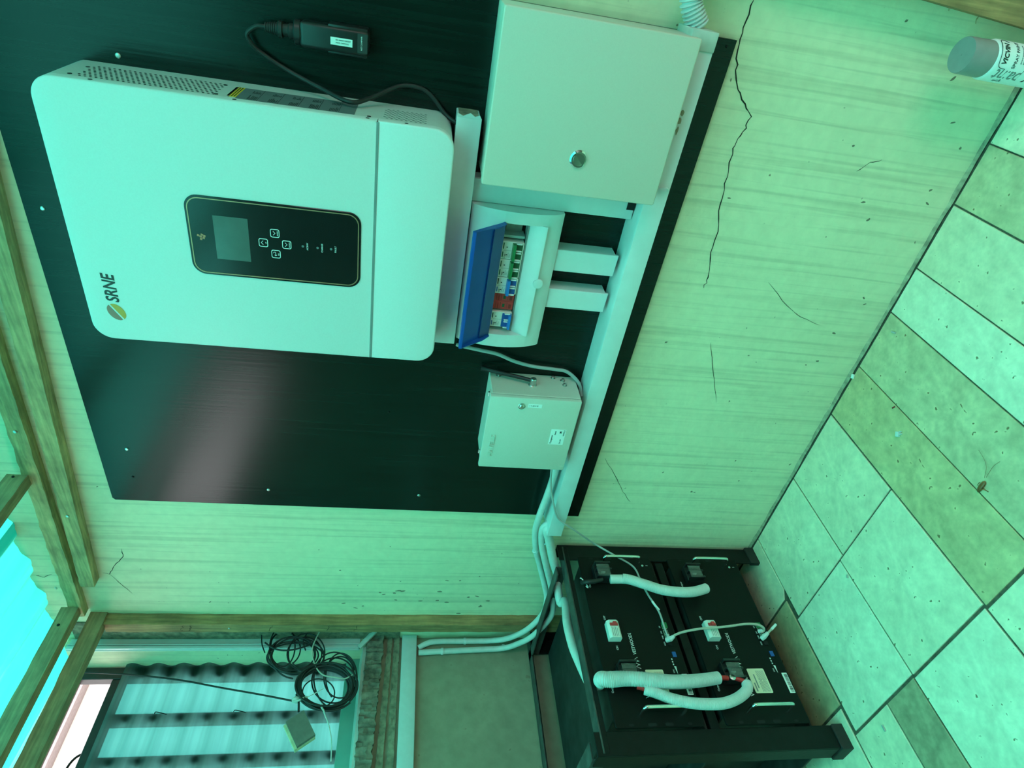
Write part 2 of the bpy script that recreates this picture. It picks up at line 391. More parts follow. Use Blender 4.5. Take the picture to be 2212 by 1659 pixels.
MB().box(-.0985, -.010, -.004, .001, 1.07, 2.05, bev=.001, seg=1).build('dark_strip', M_dirt, wb)  # darker strip over the wall between corner post and jamb
# cracks in the plaster (thin dark lines on the wall face)
def ribbon(m, pts, w, n=V((0,-1,0)), off=.0005, jit=.004, sub=4, seed=1):
    rr = random.Random(seed); P = []
    for a, b in zip(pts, pts[1:]):
        for i in range(sub):
            p = a.lerp(b, i/sub); P.append(p+V((rr.uniform(-jit, jit), 0, rr.uniform(-jit, jit))) if i else p)
    P.append(pts[-1]); W_ = [w*rr.uniform(.45, 1.1)*(0.35 if i in (0, len(P)-1) else 1) for i in range(len(P))]
    def f(b):
        vs_ = []
        for i, p in enumerate(P):
            t = (P[min(i+1, len(P)-1)]-P[max(i-1, 0)]).normalized(); s = t.cross(n).normalized()
            vs_.append((b.verts.new(p+n*off+s*W_[i]/2), b.verts.new(p+n*off-s*W_[i]/2)))
        for a, c in zip(vs_, vs_[1:]): b.faces.new((a[0], a[1], c[1], c[0]))
    return m._new(f)
def wpts(l): return [at(u, v, y=0) for u, v in l]
for i, (pl, w) in enumerate([([(1628,0),(1605,60),(1593,110),(1590,170),(1602,215),(1623,252),(1604,285),(1583,320),(1572,380),(1556,440),(1551,500),(1535,545),(1529,600),(1520,622)], .0026),
        ([(1307,990),(1333,1035),(1345,1062),(1362,1084)], .0016), ([(1535,740),(1540,800),(1547,870)], .0014), ([(262,1185),(266,1202),(247,1222),(237,1240),(222,1237)], .002),
        ([(237,1240),(262,1262),(286,1282)], .0014), ([(112,1240),(96,1247),(78,1243)], .002), ([(1660,610),(1700,660),(1730,685),(1770,702)], .0012), ([(1850,370),(1880,350),(1905,345)], .0014)]):
    ribbon(MB(), wpts(pl), w, seed=i, jit=.003 if w > .002 else .0015).build('crack', M_crack, wb)
# old spatters and chips on the plaster
rs = random.Random(11)
def spot(u, v, a, b, ang=0, m=M_scuff):
    p = at(u, v, y=0); k = 9; c = [(a*math.cos(2*math.pi*i/k)*rs.uniform(.7, 1.2), b*math.sin(2*math.pi*i/k)*rs.uniform(.7, 1.2)) for i in range(k)]
    ca, sa = math.cos(ang), math.sin(ang)
    return MB().prism([(x*ca-y*sa, x*sa+y*ca) for x, y in c], p+V((0,.0004,0)), XR, ZU, YN, .0008).build('stain', m, wb)
for u, v in [(742,1303),(768,1313),(784,1309),(821,1280),(829,1284),(852,1281),(855,1296),(861,1276),(870,1277),(908,1298),(950,1278),(966,1254),(994,1254),(990,1325),(1012,1290),(1030,1288),(1037,1310),(1054,1298),(1038,1308),(965,1301),(945,1297)]:
    spot(u, v, .0032*rs.uniform(.6, 1.2), .006*rs.uniform(.6, 1.6), rs.uniform(-.4, .4))
for u, v in [(1866,644),(1868,657),(1801,720),(1766,780),(1865,437),(1843,315),(2003,440),(2010,411),(1875,475),(210,1051),(1575,428),(2059,170),(1958,45),(2058,265)]:
    spot(u, v, .0022*rs.uniform(.6, 1.3), .0045*rs.uniform(.6, 1.3), rs.uniform(-1, 1), M_dirt)

# roof of corrugated green translucent sheets
roof = thing('ceiling', None, None, (1.6, -1.4, 2.06), kind='structure')
def roofz(y): return 2.088+.05*(-y)
def roof_sheet(x0, x1, y0, y1, dz, m):
    nx = int((x1-x0)/.0125)
    def f(u, v):
        x = x0+(x1-x0)*u; y = y0+(y1-y0)*v
        return V((x, y, roofz(y)+dz+.010*math.sin(2*math.pi*x/.15)+.003*math.sin(2*math.pi*x/.05+1)))
    return MB().grid(f, nx, 6).build('roof_sheet', m, roof, angle=80)
for i in range(5):
    roof_sheet(-.42+.8*i if i else -.285, .43+.8*i, .008, -.60, .002*(i % 2), M_roof)
    roof_sheet(-.42+.8*i if i else -.285, .43+.8*i, -.55, RY-.3, .006+.002*(i % 2), M_roof2)

# ------------------------------------------------------------------ window
win = thing('window_1', None, None, (-.2, -.3, 1.18), kind='structure')
def fbar(*b): return MB().box(*b, bev=.002, seg=1).build('frame_bar', M_sheetdark, win)
fbar(-.24, -.207, -.071, -.034, 1.18, 2.07)
fbar(-.238, -.209, -.60, -.071, 1.905, 1.943)
for yb in (-.193, -.314, -.44, -.57): fbar(-.236, -.209, yb-.015, yb+.015, 1.18, 1.905)
fbar(-.24, -.207, -1.75, -.071, 2.04, 2.07)
win2 = thing('window_2', None, None, (-.2, -1.17, 1.77), kind='structure')
for yb in (-.62, -1.73): MB().box(-.24, -.207, yb-.02, yb+.02, 1.77, 2.04, bev=.002, seg=1).build('frame_bar', M_sheetdark, win2)
MB().box(-.24, -.207, -1.71, -.64, 1.77, 1.79, bev=.002, seg=1).build('frame_bar', M_sheetdark, win2)
def wsheet(u, v):
    z = 1.205+(1.915-1.205)*u; y = -.022-.576*v
    return V((-.1965+.0085*math.cos(2*math.pi*(z-1.745)/.0755), y, z))
MB().grid(wsheet, 150, 8).build('corrugated_sheet', M_winsheet, win, angle=80)
MB().box(-.183, -.172, -.60, -.031, 1.188, 1.238, bev=.002).build('bottom_flashing', mat('green_flashing', (.16,.40,.34), .35, var=.06, scale=20), win)
for u, v in ((346, 1540), (517, 1536)):
    p = at(u, v, x=-.185); MB().tube(smooth([p+V((-.01,.004,.018)), p+V((.004,.001,.012)), p+V((.006,-.003,-.004)), p+V((.003,-.006,-.020))], 4), .0014, 6).build('sheet_hook', M_iron, win)
# sill: smooth sloped board and the rough mortar under it
m = MB(); m.prism([(-.24, 1.205), (-.098, 1.186), (-.098, 1.176), (-.24, 1.176)], (0, -.6, 0), (1,0,0), (0,0,1), (0,1,0), .568)
m.build('window_sill', M_pvcdirty, win)
def rough_bar(name, m, parent, x0, x1, y0, y1, z0a, z1a, z0b, z1b, jit, n=90, seed=2):
    rr = random.Random(seed)
    secs = []
    for i in range(n+1):
        t = i/n; y = y0+(y1-y0)*t; z0 = z0a+(z0b-z0a)*t; z1 = z1a+(z1b-z1a)*t; j = lambda: rr.uniform(-jit, jit)
        secs.append([V((x0, y, z0)), V((x1+j(), y, z0+j())), V((x1+j()*1.6, y, z0+(z1-z0)*.35+j())), V((x1+j()*1.6, y, z0+(z1-z0)*.7+j())), V((x1+j(), y, z1+j())), V((x0, y, z1))])
    k = len(secs[0])
    mb = MB(); mb.grid(lambda u, v: secs[round(u*n)][round(v*(k-1))], n, k-1)
    return mb.build(name, m, parent, angle=25)
rough_bar('mortar_ledge', M_mortar, win, -.11, -.078, 0, -.6, 1.120, 1.172, 1.1408, 1.1812, .004)
rough_bar('cement_ridge', M_dirt, wl, -.105, -.092, 0, -.6, 1.093, 1.108, 1.1045, 1.1274, .0012, seed=3)
rough_bar('cement_ridge', M_dirt, wl, -.105, -.090, 0, -.6, 1.070, 1.087, 1.0714, 1.0912, .0012, seed=4)

# far neighbour house, washed out by daylight
hs = thing('neighbour_house', 'pale neighbour house glimpsed through the open top of the window', 'house', (-9, -1.5, -.1))
m = MB(); m.box(-11, -8, -6, 4.5, -.1, 5.35); m.build('house_wall', M_housewall, hs)
m = MB(); m.prism([(-7.8, 5.35), (-7.8, 5.50), (-9.5, 6.2), (-11.2, 5.5), (-11.2, 5.35)], (0, -6.2, 0), (1,0,0), (0,0,1), (0,1,0), 10.9); m.build('house_roof', M_houseroof, hs)
hp = at(132, 1668, x=-.225)
MB().tube([V((-.225, hp.y+.046*math.cos(math.pi*i/14), 1.940+.030*math.sin(math.pi*i/14))) for i in range(15)], .0035, 8).build('frame_hoop', M_iron, win)

# ================================================================== TIMBERS
def timber(name, m, o, ln, a, b, n=60, jit=.0012, seed=0, parent=None):
    """box from corner o along ln, cross-section a x b, sawn edges slightly uneven"""
    rr = random.Random(seed); o, ln, a, b = V(o), V(ln), V(a), V(b); na, nb = a.normalized(), b.normalized()
    sec = []
    for i in range(n+1):
        p = o+ln*(i/n); j = lambda: rr.uniform(-jit, jit); s = []
        for (ka, kb) in ((0,0), (.5,0), (1,0), (1,.5), (1,1), (.5,1), (0,1), (0,.5)):
            s.append(p+a*ka+b*kb+na*(j() if ka == 1 else 0)+nb*(j() if kb == 1 else 0))
        sec.append(s)
    def f(bm):
        g = [[bm.verts.new(c) for c in s] for s in sec]
        for i in range(n):
            for k in range(8): bm.faces.new((g[i][k], g[i][(k+1) % 8], g[i+1][(k+1) % 8], g[i+1][k]))
        bm.faces.new(g[0][::-1]); bm.faces.new(g[-1]); bmesh.ops.recalc_face_normals(bm, faces=bm.faces)
    return MB()._new(f).build(name, m, parent)
pl = timber('wall_plate', M_woodx, (.055, 0, 1.9825), (3.3, 0, -.045*3.3), (0, -.026, 0), (0, 0, .036), 160, .0018, 1)
tag(pl, 'rough-sawn timber wall plate with bark edge, running along top of the wall', 'timber')
nail(pl, at(33, 932, y=-.0265)+V((0,-.001,0)), YN, .004)
nail(pl, at(121, 1270, y=-.02), V((-.5,-.5,.7)), .004)
bt = timber('timber_batten', M_woodx, (.205, -.0005, 1.9225), (1.5, 0, -.067*1.5), (0, -.031, 0), (0, 0, .036), 120, .0007, 2)
tag(bt, 'planed timber batten with cut end, just under the rough wall plate', 'timber')
nail(bt, at(146, 1115, y=-.0315), YN, .004)
MB().box(.2025, .2055, -.029, -.001, 1.925, 1.956, bev=.0005, seg=1).build('cut_end', M_woodend, bt)
ra = timber('rafter', M_woody, (.07, -.026, 1.989), (0, RY+.026, .0), (.032, 0, 0), (0, 0, .044), 90, .001, 3)
tag(ra, 'brown timber rafter over the window corner, above the beam beside it', 'timber', 'rafters under the green roof')
nail(ra, at(126, 1350, x=.1025), XR, .004, m=M_hole)
rc = timber('rafter', M_woody, (.60, -.026, 1.980), (0, RY+.026, .0), (.032, 0, 0), (0, 0, .046), 90, .001, 4)
tag(rc, 'timber rafter whose end meets the middle of the wall plate', 'timber', 'rafters under the green roof')
nail(rc, at(28, 1030, x=.6325), XR, .003, m=M_hole)
bb = timber('window_beam', M_woody, (.008, 0, 1.934), (0, RY, .0), (.032, 0, 0), (0, 0, .045), 90, .001, 5)
tag(bb, 'timber beam over the window, standing on the corner post', 'timber')
po = timber('corner_post', M_woodz, (-.006, 0, 0), (0, 0, 1.934), (.039, 0, 0), (0, -.037, 0), 90, .0011, 6)
tag(po, 'stained timber post standing in the corner beside the window', 'timber')
nail(po, at(495, 1357, y=-.0375), YN, .003)
for u in (395, 411, 585, 770, 710):
    p = at(u, 1358, y=-.0375); ribbon(MB(), [p+V((-.012,0,.006)), p+V((.004,0,0)), p+V((.016,0,-.004))], .0015, seed=u).build('crack', M_crack, po)
rp = timber('leaning_post', M_woodz, (1.848, 0, 0), (.098, 0, 1.7), (.09, 0, 0), (0, -.045, 0), 60, .001, 7)
tag(rp, 'orange-brown timber upright against the wall behind the spray can', 'timber')
for u, v in ((2050, 17), (2108, 45)):
    p = at(u, v, y=-.0005); MB().tube(smooth([p, p+V((.006,-.006,.004)), p+V((.002,-.012,.010)), p+V((-.004,-.008,.004))], 5), .0007, 6).build('splinter', M_woodend, rp)

# ================================================================== BLACK MOUNTING BOARD
BF = -.013                    # face of the board
bd = thing('mounting_board', 'large black-stained plywood board fixed to the wall behind the electrical gear', 'board', (1.148, -.006, .593))
MB().prism([(.536, .597), (1.757, .588), (1.757, 1.818), (.548, 1.818), (.541, 1.812)], (0, 0, 0), XR, ZU, YN, -BF, bev=.0006, seg=1).build('panel', M_board, bd)
for u, v in [(92,450), (274,970), (580,1058), (905,1070), (255,120)]:
    nail(bd, at(u, v, y=BF), YN, .0042, 'screw')
nail(bd, at(287, 1030, y=BF), YN, .003, 'screw', M_iron)
for u, v in [(1570,100), (1337,748), (1250,996), (840, 890)]: nail(bd, at(u, v, y=BF), YN, .0025, 'screw', M_iron)

# ================================================================== INVERTER
IX0, IX1, IZ0, IZ1, IF = 1.119, 1.573, 1.062, 1.687, -.140
inv = thing('inverter', 'large white wall-mounted inverter with black display panel', 'inverter', (1.346, -.03, IZ0))
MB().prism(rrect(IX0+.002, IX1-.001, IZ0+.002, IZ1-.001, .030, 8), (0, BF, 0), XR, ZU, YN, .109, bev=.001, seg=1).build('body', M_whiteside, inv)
MB().prism(rrect(IX0, IX1, 1.1875, IZ1, .034, 8, rs=(0,0,.034,.034)), (0, -.1235, 0), XR, ZU, YN, -IF-.1235, bev=.003, seg=3).build('front_cover', M_white, inv)
lc = MB().prism(rrect(IX0, IX1, IZ0, 1.1862, .034, 8, rs=(.034,.034,0,0)), (0, -.1235, 0), XR, ZU, YN, -IF-.1238, bev=.003, seg=3).build('lower_cover', M_white, inv)
MB().box(IX0+.002, IX1-.002, IF-.0004, IF+.004, 1.1845, 1.1885).build('cover_seam', M_inkgrey, inv)
MB().box(IX0+.004, IX1-.004, IF-.0005, IF+.001, 1.1885, 1.1897).build('seam_lip', M_white, inv)
# display panel
dp = MB().prism(rrect(1.274, 1.418, 1.209, 1.496, .022, 8), (0, IF+.0005, 0), XR, ZU, YN, .0022, bev=.0006, seg=1).build('display_panel', M_glassblack, inv)
def ring_prism(m, po, pi, o, u, v, n, d):
    o, u, v, n = V(o), V(u), V(v), V(n)
    def f(b):
        A = [[b.verts.new(o+u*p[0]+v*p[1]+n*k) for p in pp] for k in (0, d) for pp in (po, pi)]
        k = len(po)
        for i in range(k):
            j = (i+1) % k
            b.faces.new((A[2][i], A[2][j], A[3][j], A[3][i])); b.faces.new((A[0][i], A[1][i], A[1][j], A[0][j]))
            b.faces.new((A[0][i], A[0][j], A[2][j], A[2][i])); b.faces.new((A[1][i], A[3][i], A[3][j], A[1][j]))
        bmesh.ops.recalc_face_normals(b, faces=b.faces)
    return m._new(f)
ring_prism(MB(), rrect(1.2775, 1.4145, 1.2125, 1.4925, .0195, 8), rrect(1.2792, 1.4128, 1.2142, 1.4908, .0180, 8), (0, IF-.0016, 0), XR, ZU, YN, .0006).build('copper_border', M_copper, dp)
MB().box(1.3065, 1.386, IF-.0021, IF-.0010, 1.397, 1.453).build('screen', M_screen, dp)
m = MB()
for i, (dx, dz) in enumerate(((-.0055,.0028), (-.0012,.0005), (.0012,.0045), (-.001,-.0045), (.0038,-.0018), (.0055,.0022))):
    x, z = 1.3447+dz*.9, 1.4748-dx*.9
    m.prism([(-.0022,-.0014), (.0012,-.0022), (.0022,.0014), (-.0012,.0022)], (x, IF-.0017, z), XR, ZU, YN, .0005)
m.build('panel_mark', M_orange, dp)
def button(x, z, arrow, word, nm='button'):
    b = ring_prism(MB(), rrect(x-.0076, x+.0076, z-.0076, z+.0076, .003, 5), rrect(x-.0066, x+.0066, z-.0066, z+.0066, .0025, 5), (0, IF-.0016, 0), XR, ZU, YN, .0005)
    if arrow:
        s = 1 if arrow == 'up' else -1; a = V((x-.0035, IF-.0019, z+.0015-.0012*s)); c = V((x, IF-.0019, z+.0015+.0020*s)); e = V((x+.0035, IF-.0019, z+.0015-.0012*s))
        b.tube([a, c, e], .0005, 6)
    else:
        b.tube([V((x-.003, IF-.0019, z+.0005)), V((x+.0035, IF-.0019, z+.0005)), V((x+.0035, IF-.0019, z+.0035)), V((x+.0015, IF-.0019, z+.0042))], .0005, 6); b.tube([V((x-.0015, IF-.0019, z+.0025)), V((x-.0035, IF-.0019, z+.0005)), V((x-.0015, IF-.0019, z-.0015))], .0005, 6)
    o = b.build(nm, M_printw, dp)
    text('button_word', word, .0030, (x, IF-.0018, z-.0046), XR, ZU, M_printw, dp, align='CENTER')
button(1.365, 1.354, 'down', 'ENTER'); button(1.3455, 1.374, 'up', 'UP'); button(1.346, 1.335, 'down', 'DOWN'); button(1.3262, 1.354, '', 'ESC')
for z, w in ((1.308, 'AC/INV'), (1.283, 'CHARGE'), (1.260, 'FAULT')):
    MB().cyl((1.3462, IF-.0016, z), (1.3462, IF-.0021, z), .0022, n=12).build('indicator_light', M_label, dp)
    text('indicator_word', w, .0042, (1.3465, IF-.0019, z-.0078), XR, ZU, M_printw, dp, align='CENTER')
# maker's mark on the cover
lg = V((1.1785, IF-.0001, 1.6400))
m = MB(); m2_ = MB()
def half(sgn):
    pts = []
    for i in range(13):
        a = math.radians(20+i*(168-20)/12); pts.append((.0175*math.cos(a), .0125*math.sin(a)+.0012))
    pts += [(-.0172, .0018), (.0178, .0018)]
    th = math.radians(33); return [((x*math.cos(th)-z*math.sin(th))*sgn, (x*math.sin(th)+z*math.cos(th))*sgn) for x, z in pts]
MB().prism(half(1), lg, XR, ZU, YN, .0004).build('logo_half', M_brownp, inv)
MB().prism(half(-1), lg, XR, ZU, YN, .0004).build('logo_half', M_gold, inv)
text('maker_name', 'SRNE', .0295, (1.1985, IF-.0003, 1.6405), XR, ZU, M_ink, inv, shear=.18, sx=.80, bold=.0006)
# right side: perforated vents, rating label, screws
SX = IX1-.001
def holes(y0, y1, z0, z1, ny, nz, r):
    m = MB()
    for i in range(ny):
        for j in range(nz):
            y = y0+(y1-y0)*i/(ny-1); z = z0+(z1-z0)*(j+.5*(i % 2))/nz
            m.prism([(-r, 0), (0, -r*1.2), (r, 0), (0, r*1.2)], (SX+.0001, y, z), (0,1,0), (0,0,1), XR, .0005)
    return m
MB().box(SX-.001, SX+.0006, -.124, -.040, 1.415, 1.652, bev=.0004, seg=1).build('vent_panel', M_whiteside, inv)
m = holes(-.116, -.048, 1.437, 1.632, 9, 26, .0017)
for v in m.bm.verts: v.co.x += .0006
m.build('vent_holes', M_hole, inv)
holes(-.112, -.056, 1.112, 1.182, 9, 9, .0018).build('vent_slots', M_inkgrey, inv)
MB().box(SX-.0002, SX+.0006, -.122, -.050, 1.225, 1.4045).build('rating_label', M_label, inv)
MB().box(SX-.0002, SX+.0006, -.113, -.050, 1.4055, 1.419).build('warning_label', M_yellow, inv)
m = MB(); rr = random.Random(2)
for k in range(5):
    zc = 1.392-.031*k
    m.box(SX+.0006, SX+.0009, -.120, -.052, zc-.0185, zc-.0181)
    for c in range(6):
        m.box(SX+.0006, SX+.0009, -.117, -.117+rr.uniform(.010, .026), zc-.0035-.0023*c, zc-.0044-.0023*c)
        m.box(SX+.0006, SX+.0009, -.078, -.078+rr.uniform(.006, .016), zc-.0035-.0023*c, zc-.0044-.0023*c)
for k in range(3): m.box(SX+.0006, SX+.0009, -.112, -.052, 1.4075+.0038*k, 1.4088+.0038*k)
m.build('label_print', M_ink, inv)
for z, y in ((1.636,-.059), (1.639,-.113), (1.436,-.050), (1.434,-.113), (1.604,-.131), (1.403,-.131), (1.203,-.131), (1.202,-.119), (1.142,-.131)):
    MB().cyl((SX-.001, y, z), (SX+.0012, y, z), .0032, n=12).build('screw', M_ink, inv)

# ================================================================== DATA LOGGER STICK
DX0, DX1 = 1.643, 1.684
dg = thing('data_logger', 'black plug-in data logger stick lying flat on the board beside the inverter', 'data logger', (1.6635, -.025, 1.209))
MB().box(DX0+.002, DX1-.002, -.048, BF, 1.211, 1.318, bev=.006, seg=3).build('body', M_black, dg)
MB().box(DX0-.001, DX0+.006, -.044, BF, 1.212, 1.275, bev=.003).build('side_grip', M_black, dg)
MB().box(DX1-.006, DX1+.001, -.044, BF, 1.212, 1.275, bev=.003).build('side_grip', M_black, dg)
MB().lathe([(.017, 0), (.0185, .002), (.0185, .010), (.0165, .012)], (1.6635, -.030, 1.316), ZU, 24).build('collar', M_black, dg)
nut = MB(); nut.lathe([(.011, 0), (.0115, .001), (.0115, .008), (.0095, .010), (.0095, .018), (.0125, .019), (.0125, .024), (.0105, .026)], (1.6635, -.030, 1.327), ZU, 20); nut.build('plug_nut', M_rubber, dg)
sr = MB(); q = [(.0100, 0)]
for i in range(6): q += [(.0092-.0006*i, .0035*i+.0008), (.0098-.0006*i, .0035*i+.0015), (.0098-.0006*i, .0035*i+.0035)]
sr.lathe(q, (1.6635, -.030, 1.352), ZU, 18).build('strain_relief', M_rubber, dg)
MB().box(1.6565, 1.6675, -.0484, -.0478, 1.236, 1.270).build('label_sticker', M_sticker, dg)
for i, (s, x) in enumerate((('SN: 8000713B0207', 1.6640), ('PWD: 34995442', 1.6600))):
    text('sticker_print', s, .0030, (x, -.0486, 1.262), (0,0,-1), XR, M_inkgrey, dg)
MB().box(1.650, 1.678, -.0484, -.0478, 1.2125, 1.228, bev=.0002, seg=1).build('light_window', mat('smoke_window', (.05,.055,.055), .2), dg)
for x in (1.671, 1.664, 1.657): text('light_word', ('PWR', 'COM', 'NET')[int((1.671-x)/.0069+.5)], .0032, (x, -.0486, 1.2215), XR, ZU, M_printw, dg, align='CENTER')
cb = [V((1.6635,-.030,1.372)), V((1.6625,-.030,1.386)), V((1.650,-.029,1.401)), V((1.637,-.026,1.397)), V((1.625,-.022,1.385)), V((1.604,-.022,1.344)), V((1.588,-.040,1.29)), at(755,220,x=1.581), at(800,212,y=-.055), at(860,187,y=-.022), at(900,188,y=-.018), at(930,205,y=-.018), at(965,250,y=-.025), V((1.560,-.045,1.050))]
cbl = tag(MB().tube(smooth(cb, 7), .0036, 10).build('logger_cable', M_rubber), 'thin black cable looping from the data logger down to the inverter underside', 'cable')

# ================================================================== WHITE TRUNKING
def trunk(name, label, x0, x1, y1, z0, z1, axis='x', lid=.004, m=M_pvc, grp='white trunking lengths on the black board'):
    c = ((x0+x1)/2, (BF+y1)/2, z0)
    t = thing(name, label, 'trunking', c, grp)
    MB().box(x0, x1, BF, y1+lid+.001, z0+.0015, z1-.0015, bev=.001, seg=1).build('base_channel', m, t)
    MB().box(x0, x1, y1, y1+lid, z0, z1, bev=.0015, seg=2).build('lid', m, t)
    return t
tu = trunk('trunking', 'white trunking running under the inverter, its right end cut rough', 1.126, 1.582, -.075, 1.0175, 1.0605)
m = MB(); m.prism([(0,0), (.006,.004), (.003,.012), (.008,.020), (.002,.032), (.006,.042), (0,.043)], (1.5815, -.0752, 1.0175), (1,0,0), (0,0,1), (0,1,0), .003); m.build('torn_edge', M_pvc, tu)
MB().box(1.5815, 1.5826, -.066, BF, 1.022, 1.056).build('open_end', M_dirt, tu)
tv = trunk('trunking', 'short upright white trunking between the large beige enclosure and breaker box', 1.431, 1.474, -.050, .701, 1.0160)
MB().box(1.450, 1.4745, -.0505, -.040, .700, .716).build('cut_notch', M_hole, tv)
tl = thing('trunking', 'long white trunking along the bottom of the black board', 'trunking', (1.14, -.05, .655), 'white trunking lengths on the black board')
MB().prism([(.536,.662), (1.757,.660), (1.757,.698), (.536,.700)], (0, BF, 0), XR, ZU, YN, .062, bev=.001, seg=1).build('base_channel', M_pvc, tl)
MB().prism([(.534,.660), (1.757,.655), (1.757,.698), (.534,.7005)], (0, -.0745, 0), XR, ZU, YN, .012, bev=.0015, seg=2).build('lid', M_pvc, tl)
MB().box(1.738, 1.768, -.0885, BF, .6545, .7005, bev=.002).build('end_sleeve', M_pvcdirty, tl)
for u, v, a, b in ((1468, 262, .006, .004), (1462, 283, .007, .003), (1474, 243, .006, .004)):
    p = at(u, v, y=-.0869); k = 9; MB().prism([(a*math.cos(2*math.pi*i/k)*rs.uniform(.6,1.2), b*math.sin(2*math.pi*i/k)*rs.uniform(.6,1.2)) for i in range(k)], p, XR, ZU, YN, .0004).build('grime', M_scuff, tl)
MB().tube(smooth([at(1425,408,y=-.088), at(1436,407,y=-.093), at(1441,408,y=-.093), at(1443,412,y=-.088)], 4), .002, 8).build('paint_drip', M_pvc, tl)
for xx0, xx1, lab in ((1.309, 1.355, 'right-hand short white trunking stub under the breaker box'), (1.224, 1.268, 'left-hand short white trunking stub under the breaker box')):
    t = thing('trunking_stub', lab, 'trunking', ((xx0+xx1)/2, -.03, .708), 'trunking stubs under the breaker box')
    MB().box(xx0+.002, xx1-.001, BF, -.050, .7105, .842, bev=.001, seg=1).build('base_channel', M_pvc, t)
    MB().prism([(xx0, .708), (xx1, .7065), (xx1, .842), (xx0, .842)], (0, -.050, 0), XR, ZU, YN, .0055, bev=.001, seg=1).build('lid', M_pvc, t)

# ================================================================== BEIGE ENCLOSURE
en = thing('enclosure', 'large square beige metal enclosure with round chrome lock', 'enclosure', (1.623, -.06, .695))
MB().box(1.490, 1.757, BF, -.108, .697, 1.008, bev=.003, seg=2).build('body', M_beige2, en)
MB().box(1.489, 1.758, -.109, -.1115, .698, 1.007).build('door_gasket', M_inkgrey, en)
dr = MB().prism(rrect(1.489, 1.759, .695, 1.010, .004, 3), (0, -.112, 0), XR, ZU, YN, .015, bev=.0025, seg=3).build('door', M_beige, en)
MB().lathe([(.0158, 0), (.0158, .0012), (.0130, .0042), (.0104, .0046), (.0100, .0030)], (1.5525, -.1265, .850), YN, 36).build('lock', M_chrome, dr)
MB().lathe([(.0099, .0028), (.0099, .0036), (.0086, .0038), (.0082, .0034), (.0056, .0034), (.0052, .0040), (.0030, .0042), (.0001, .0042)], (1.5525, -.1265, .850), YN, 28).build('keyhole', M_ink, dr)
MB().lathe([(.0070, .0034), (.0070, .0041), (.0062, .0041), (.0062, .0034)], (1.5525, -.1265, .850), YN, 28).build('lock_ring', M_steel, dr)
MB().cyl((1.5525, -.1305, .850), (1.5525, -.1313, .850), .0016, n=10).build('key_pin', M_chrome, dr)

# flexible conduit leaving the end of the trunking
fc = MB(); ribbed(fc, smooth([V((1.768,-.044,.676)), V((1.785,-.044,.690)), V((1.800,-.043,.700)), V((1.817,-.042,.703)), V((1.835,-.042,.700)), V((1.858,-.0565,.690)), V((1.90,-.0565,.67)), V((1.95,-.0565,.60))], 10), .0165, pitch=.0058, amp=.0042, n=20)
tag(fc.build('flexible_conduit', M_pvc, angle=60), 'white ribbed flexible conduit leaving the right end of the trunking', 'conduit')

# ================================================================== BREAKER BOX
bx = thing('breaker_box', 'white plastic breaker box with bowed front under the inverter', 'breaker box', (1.283, -.045, .836))
def bow(z):   # front face depth across the height
    t = (z-.836)/(1.0145-.836)*2-1; return -.060-.024*(1-t*t)**.8
def bow_part(nm, x0, x1, z0, z1, mtl=M_pvc, yb=BF, n=10):
    p = [(BF if yb is None else yb, z0)]+[(bow(z0+(z1-z0)*i/n), z0+(z1-z0)*i/n) for i in range(n+1)]+[(yb, z1)]
    return MB().prism(p, (x0, 0, 0), (0,1,0), (0,0,1), XR, x1-x0).build(nm, mtl, bx, angle=30)
bow_part('top_shell', 1.134, 1.4305, .952, 1.0145); bow_part('bottom_shell', 1.134, 1.4305, .836, .868)
bow_part('side_shell', 1.134, 1.164, .868, .952); bow_part('side_shell', 1.408, 1.4305, .868, .952)
MB().prism([(-.022,.870), (-.0825,.868), (-.0825,.872), (-.0670,.897), (-.0640,.901), (-.022,.901)], (1.164, 0, 0), (0,1,0), (0,0,1), XR, .244).build('recess_ledge', M_pvc, bx)
MB().box(1.164, 1.408, -.0655, -.060, .9005, .9035).build('recess_groove', M_inkgrey, bx)
MB().box(1.164, 1.408, -.030, BF, .901, .952).build('back_plate', M_iron, bx)
MB().box(1.164, 1.408, -.036, -.030, .909, .941).build('din_rail', M_steel, bx)
MB().box(1.371, 1.376, -.060, -.030, .905, .948).build('divider', M_cablegrey, bx)
k = [(-.0125, -.010)]+[(.012*math.cos(a), .0135*math.sin(a)) for a in [math.radians(-115+ i*230/16) for i in range(17)]]
m = MB(); m.prism([(.0105*math.cos(2*math.pi*i/20), .0105*math.sin(2*math.pi*i/20)) for i in range(20)], (1.289, -.0800, .8660), XR, ZU, YN, .0035, bev=.0015); m.build('finger_notch', M_pvc, bx)
# tinted flap, hinged open upwards
cv = []
prof = [(-.0835,.9505), (-.0900,.9560), (-.0985,.9640), (-.1060,.9730), (-.1450,1.0135)]
def flap_profile(t):
    pts = prof; out = []
    for i, (y, z) in enumerate(pts):
        a = pts[max(i-1,0)]; b = pts[min(i+1,len(pts)-1)]; d = math.hypot(b[0]-a[0], b[1]-a[1]); out.append((y+t*(b[1]-a[1])/d, z-t*(b[0]-a[0])/d))
    return out
fo = flap_profile(.0) + flap_profile(.0022)[::-1]
flap = MB().prism(fo, (1.163, 0, 0), (0,1,0), (0,0,1), XR, .247).build('tinted_flap', M_bluecover, bx, angle=25)
for x in (1.163, 1.408):
    MB().prism([(-.0835,.9505), (-.1060,.9730), (-.1450,1.0135), (-.1480,1.0085), (-.1120,.9640), (-.0930,.9490)], (x, 0, 0), (0,1,0), (0,0,1), XR, .0022).build('flap_side', M_bluecover, flap)
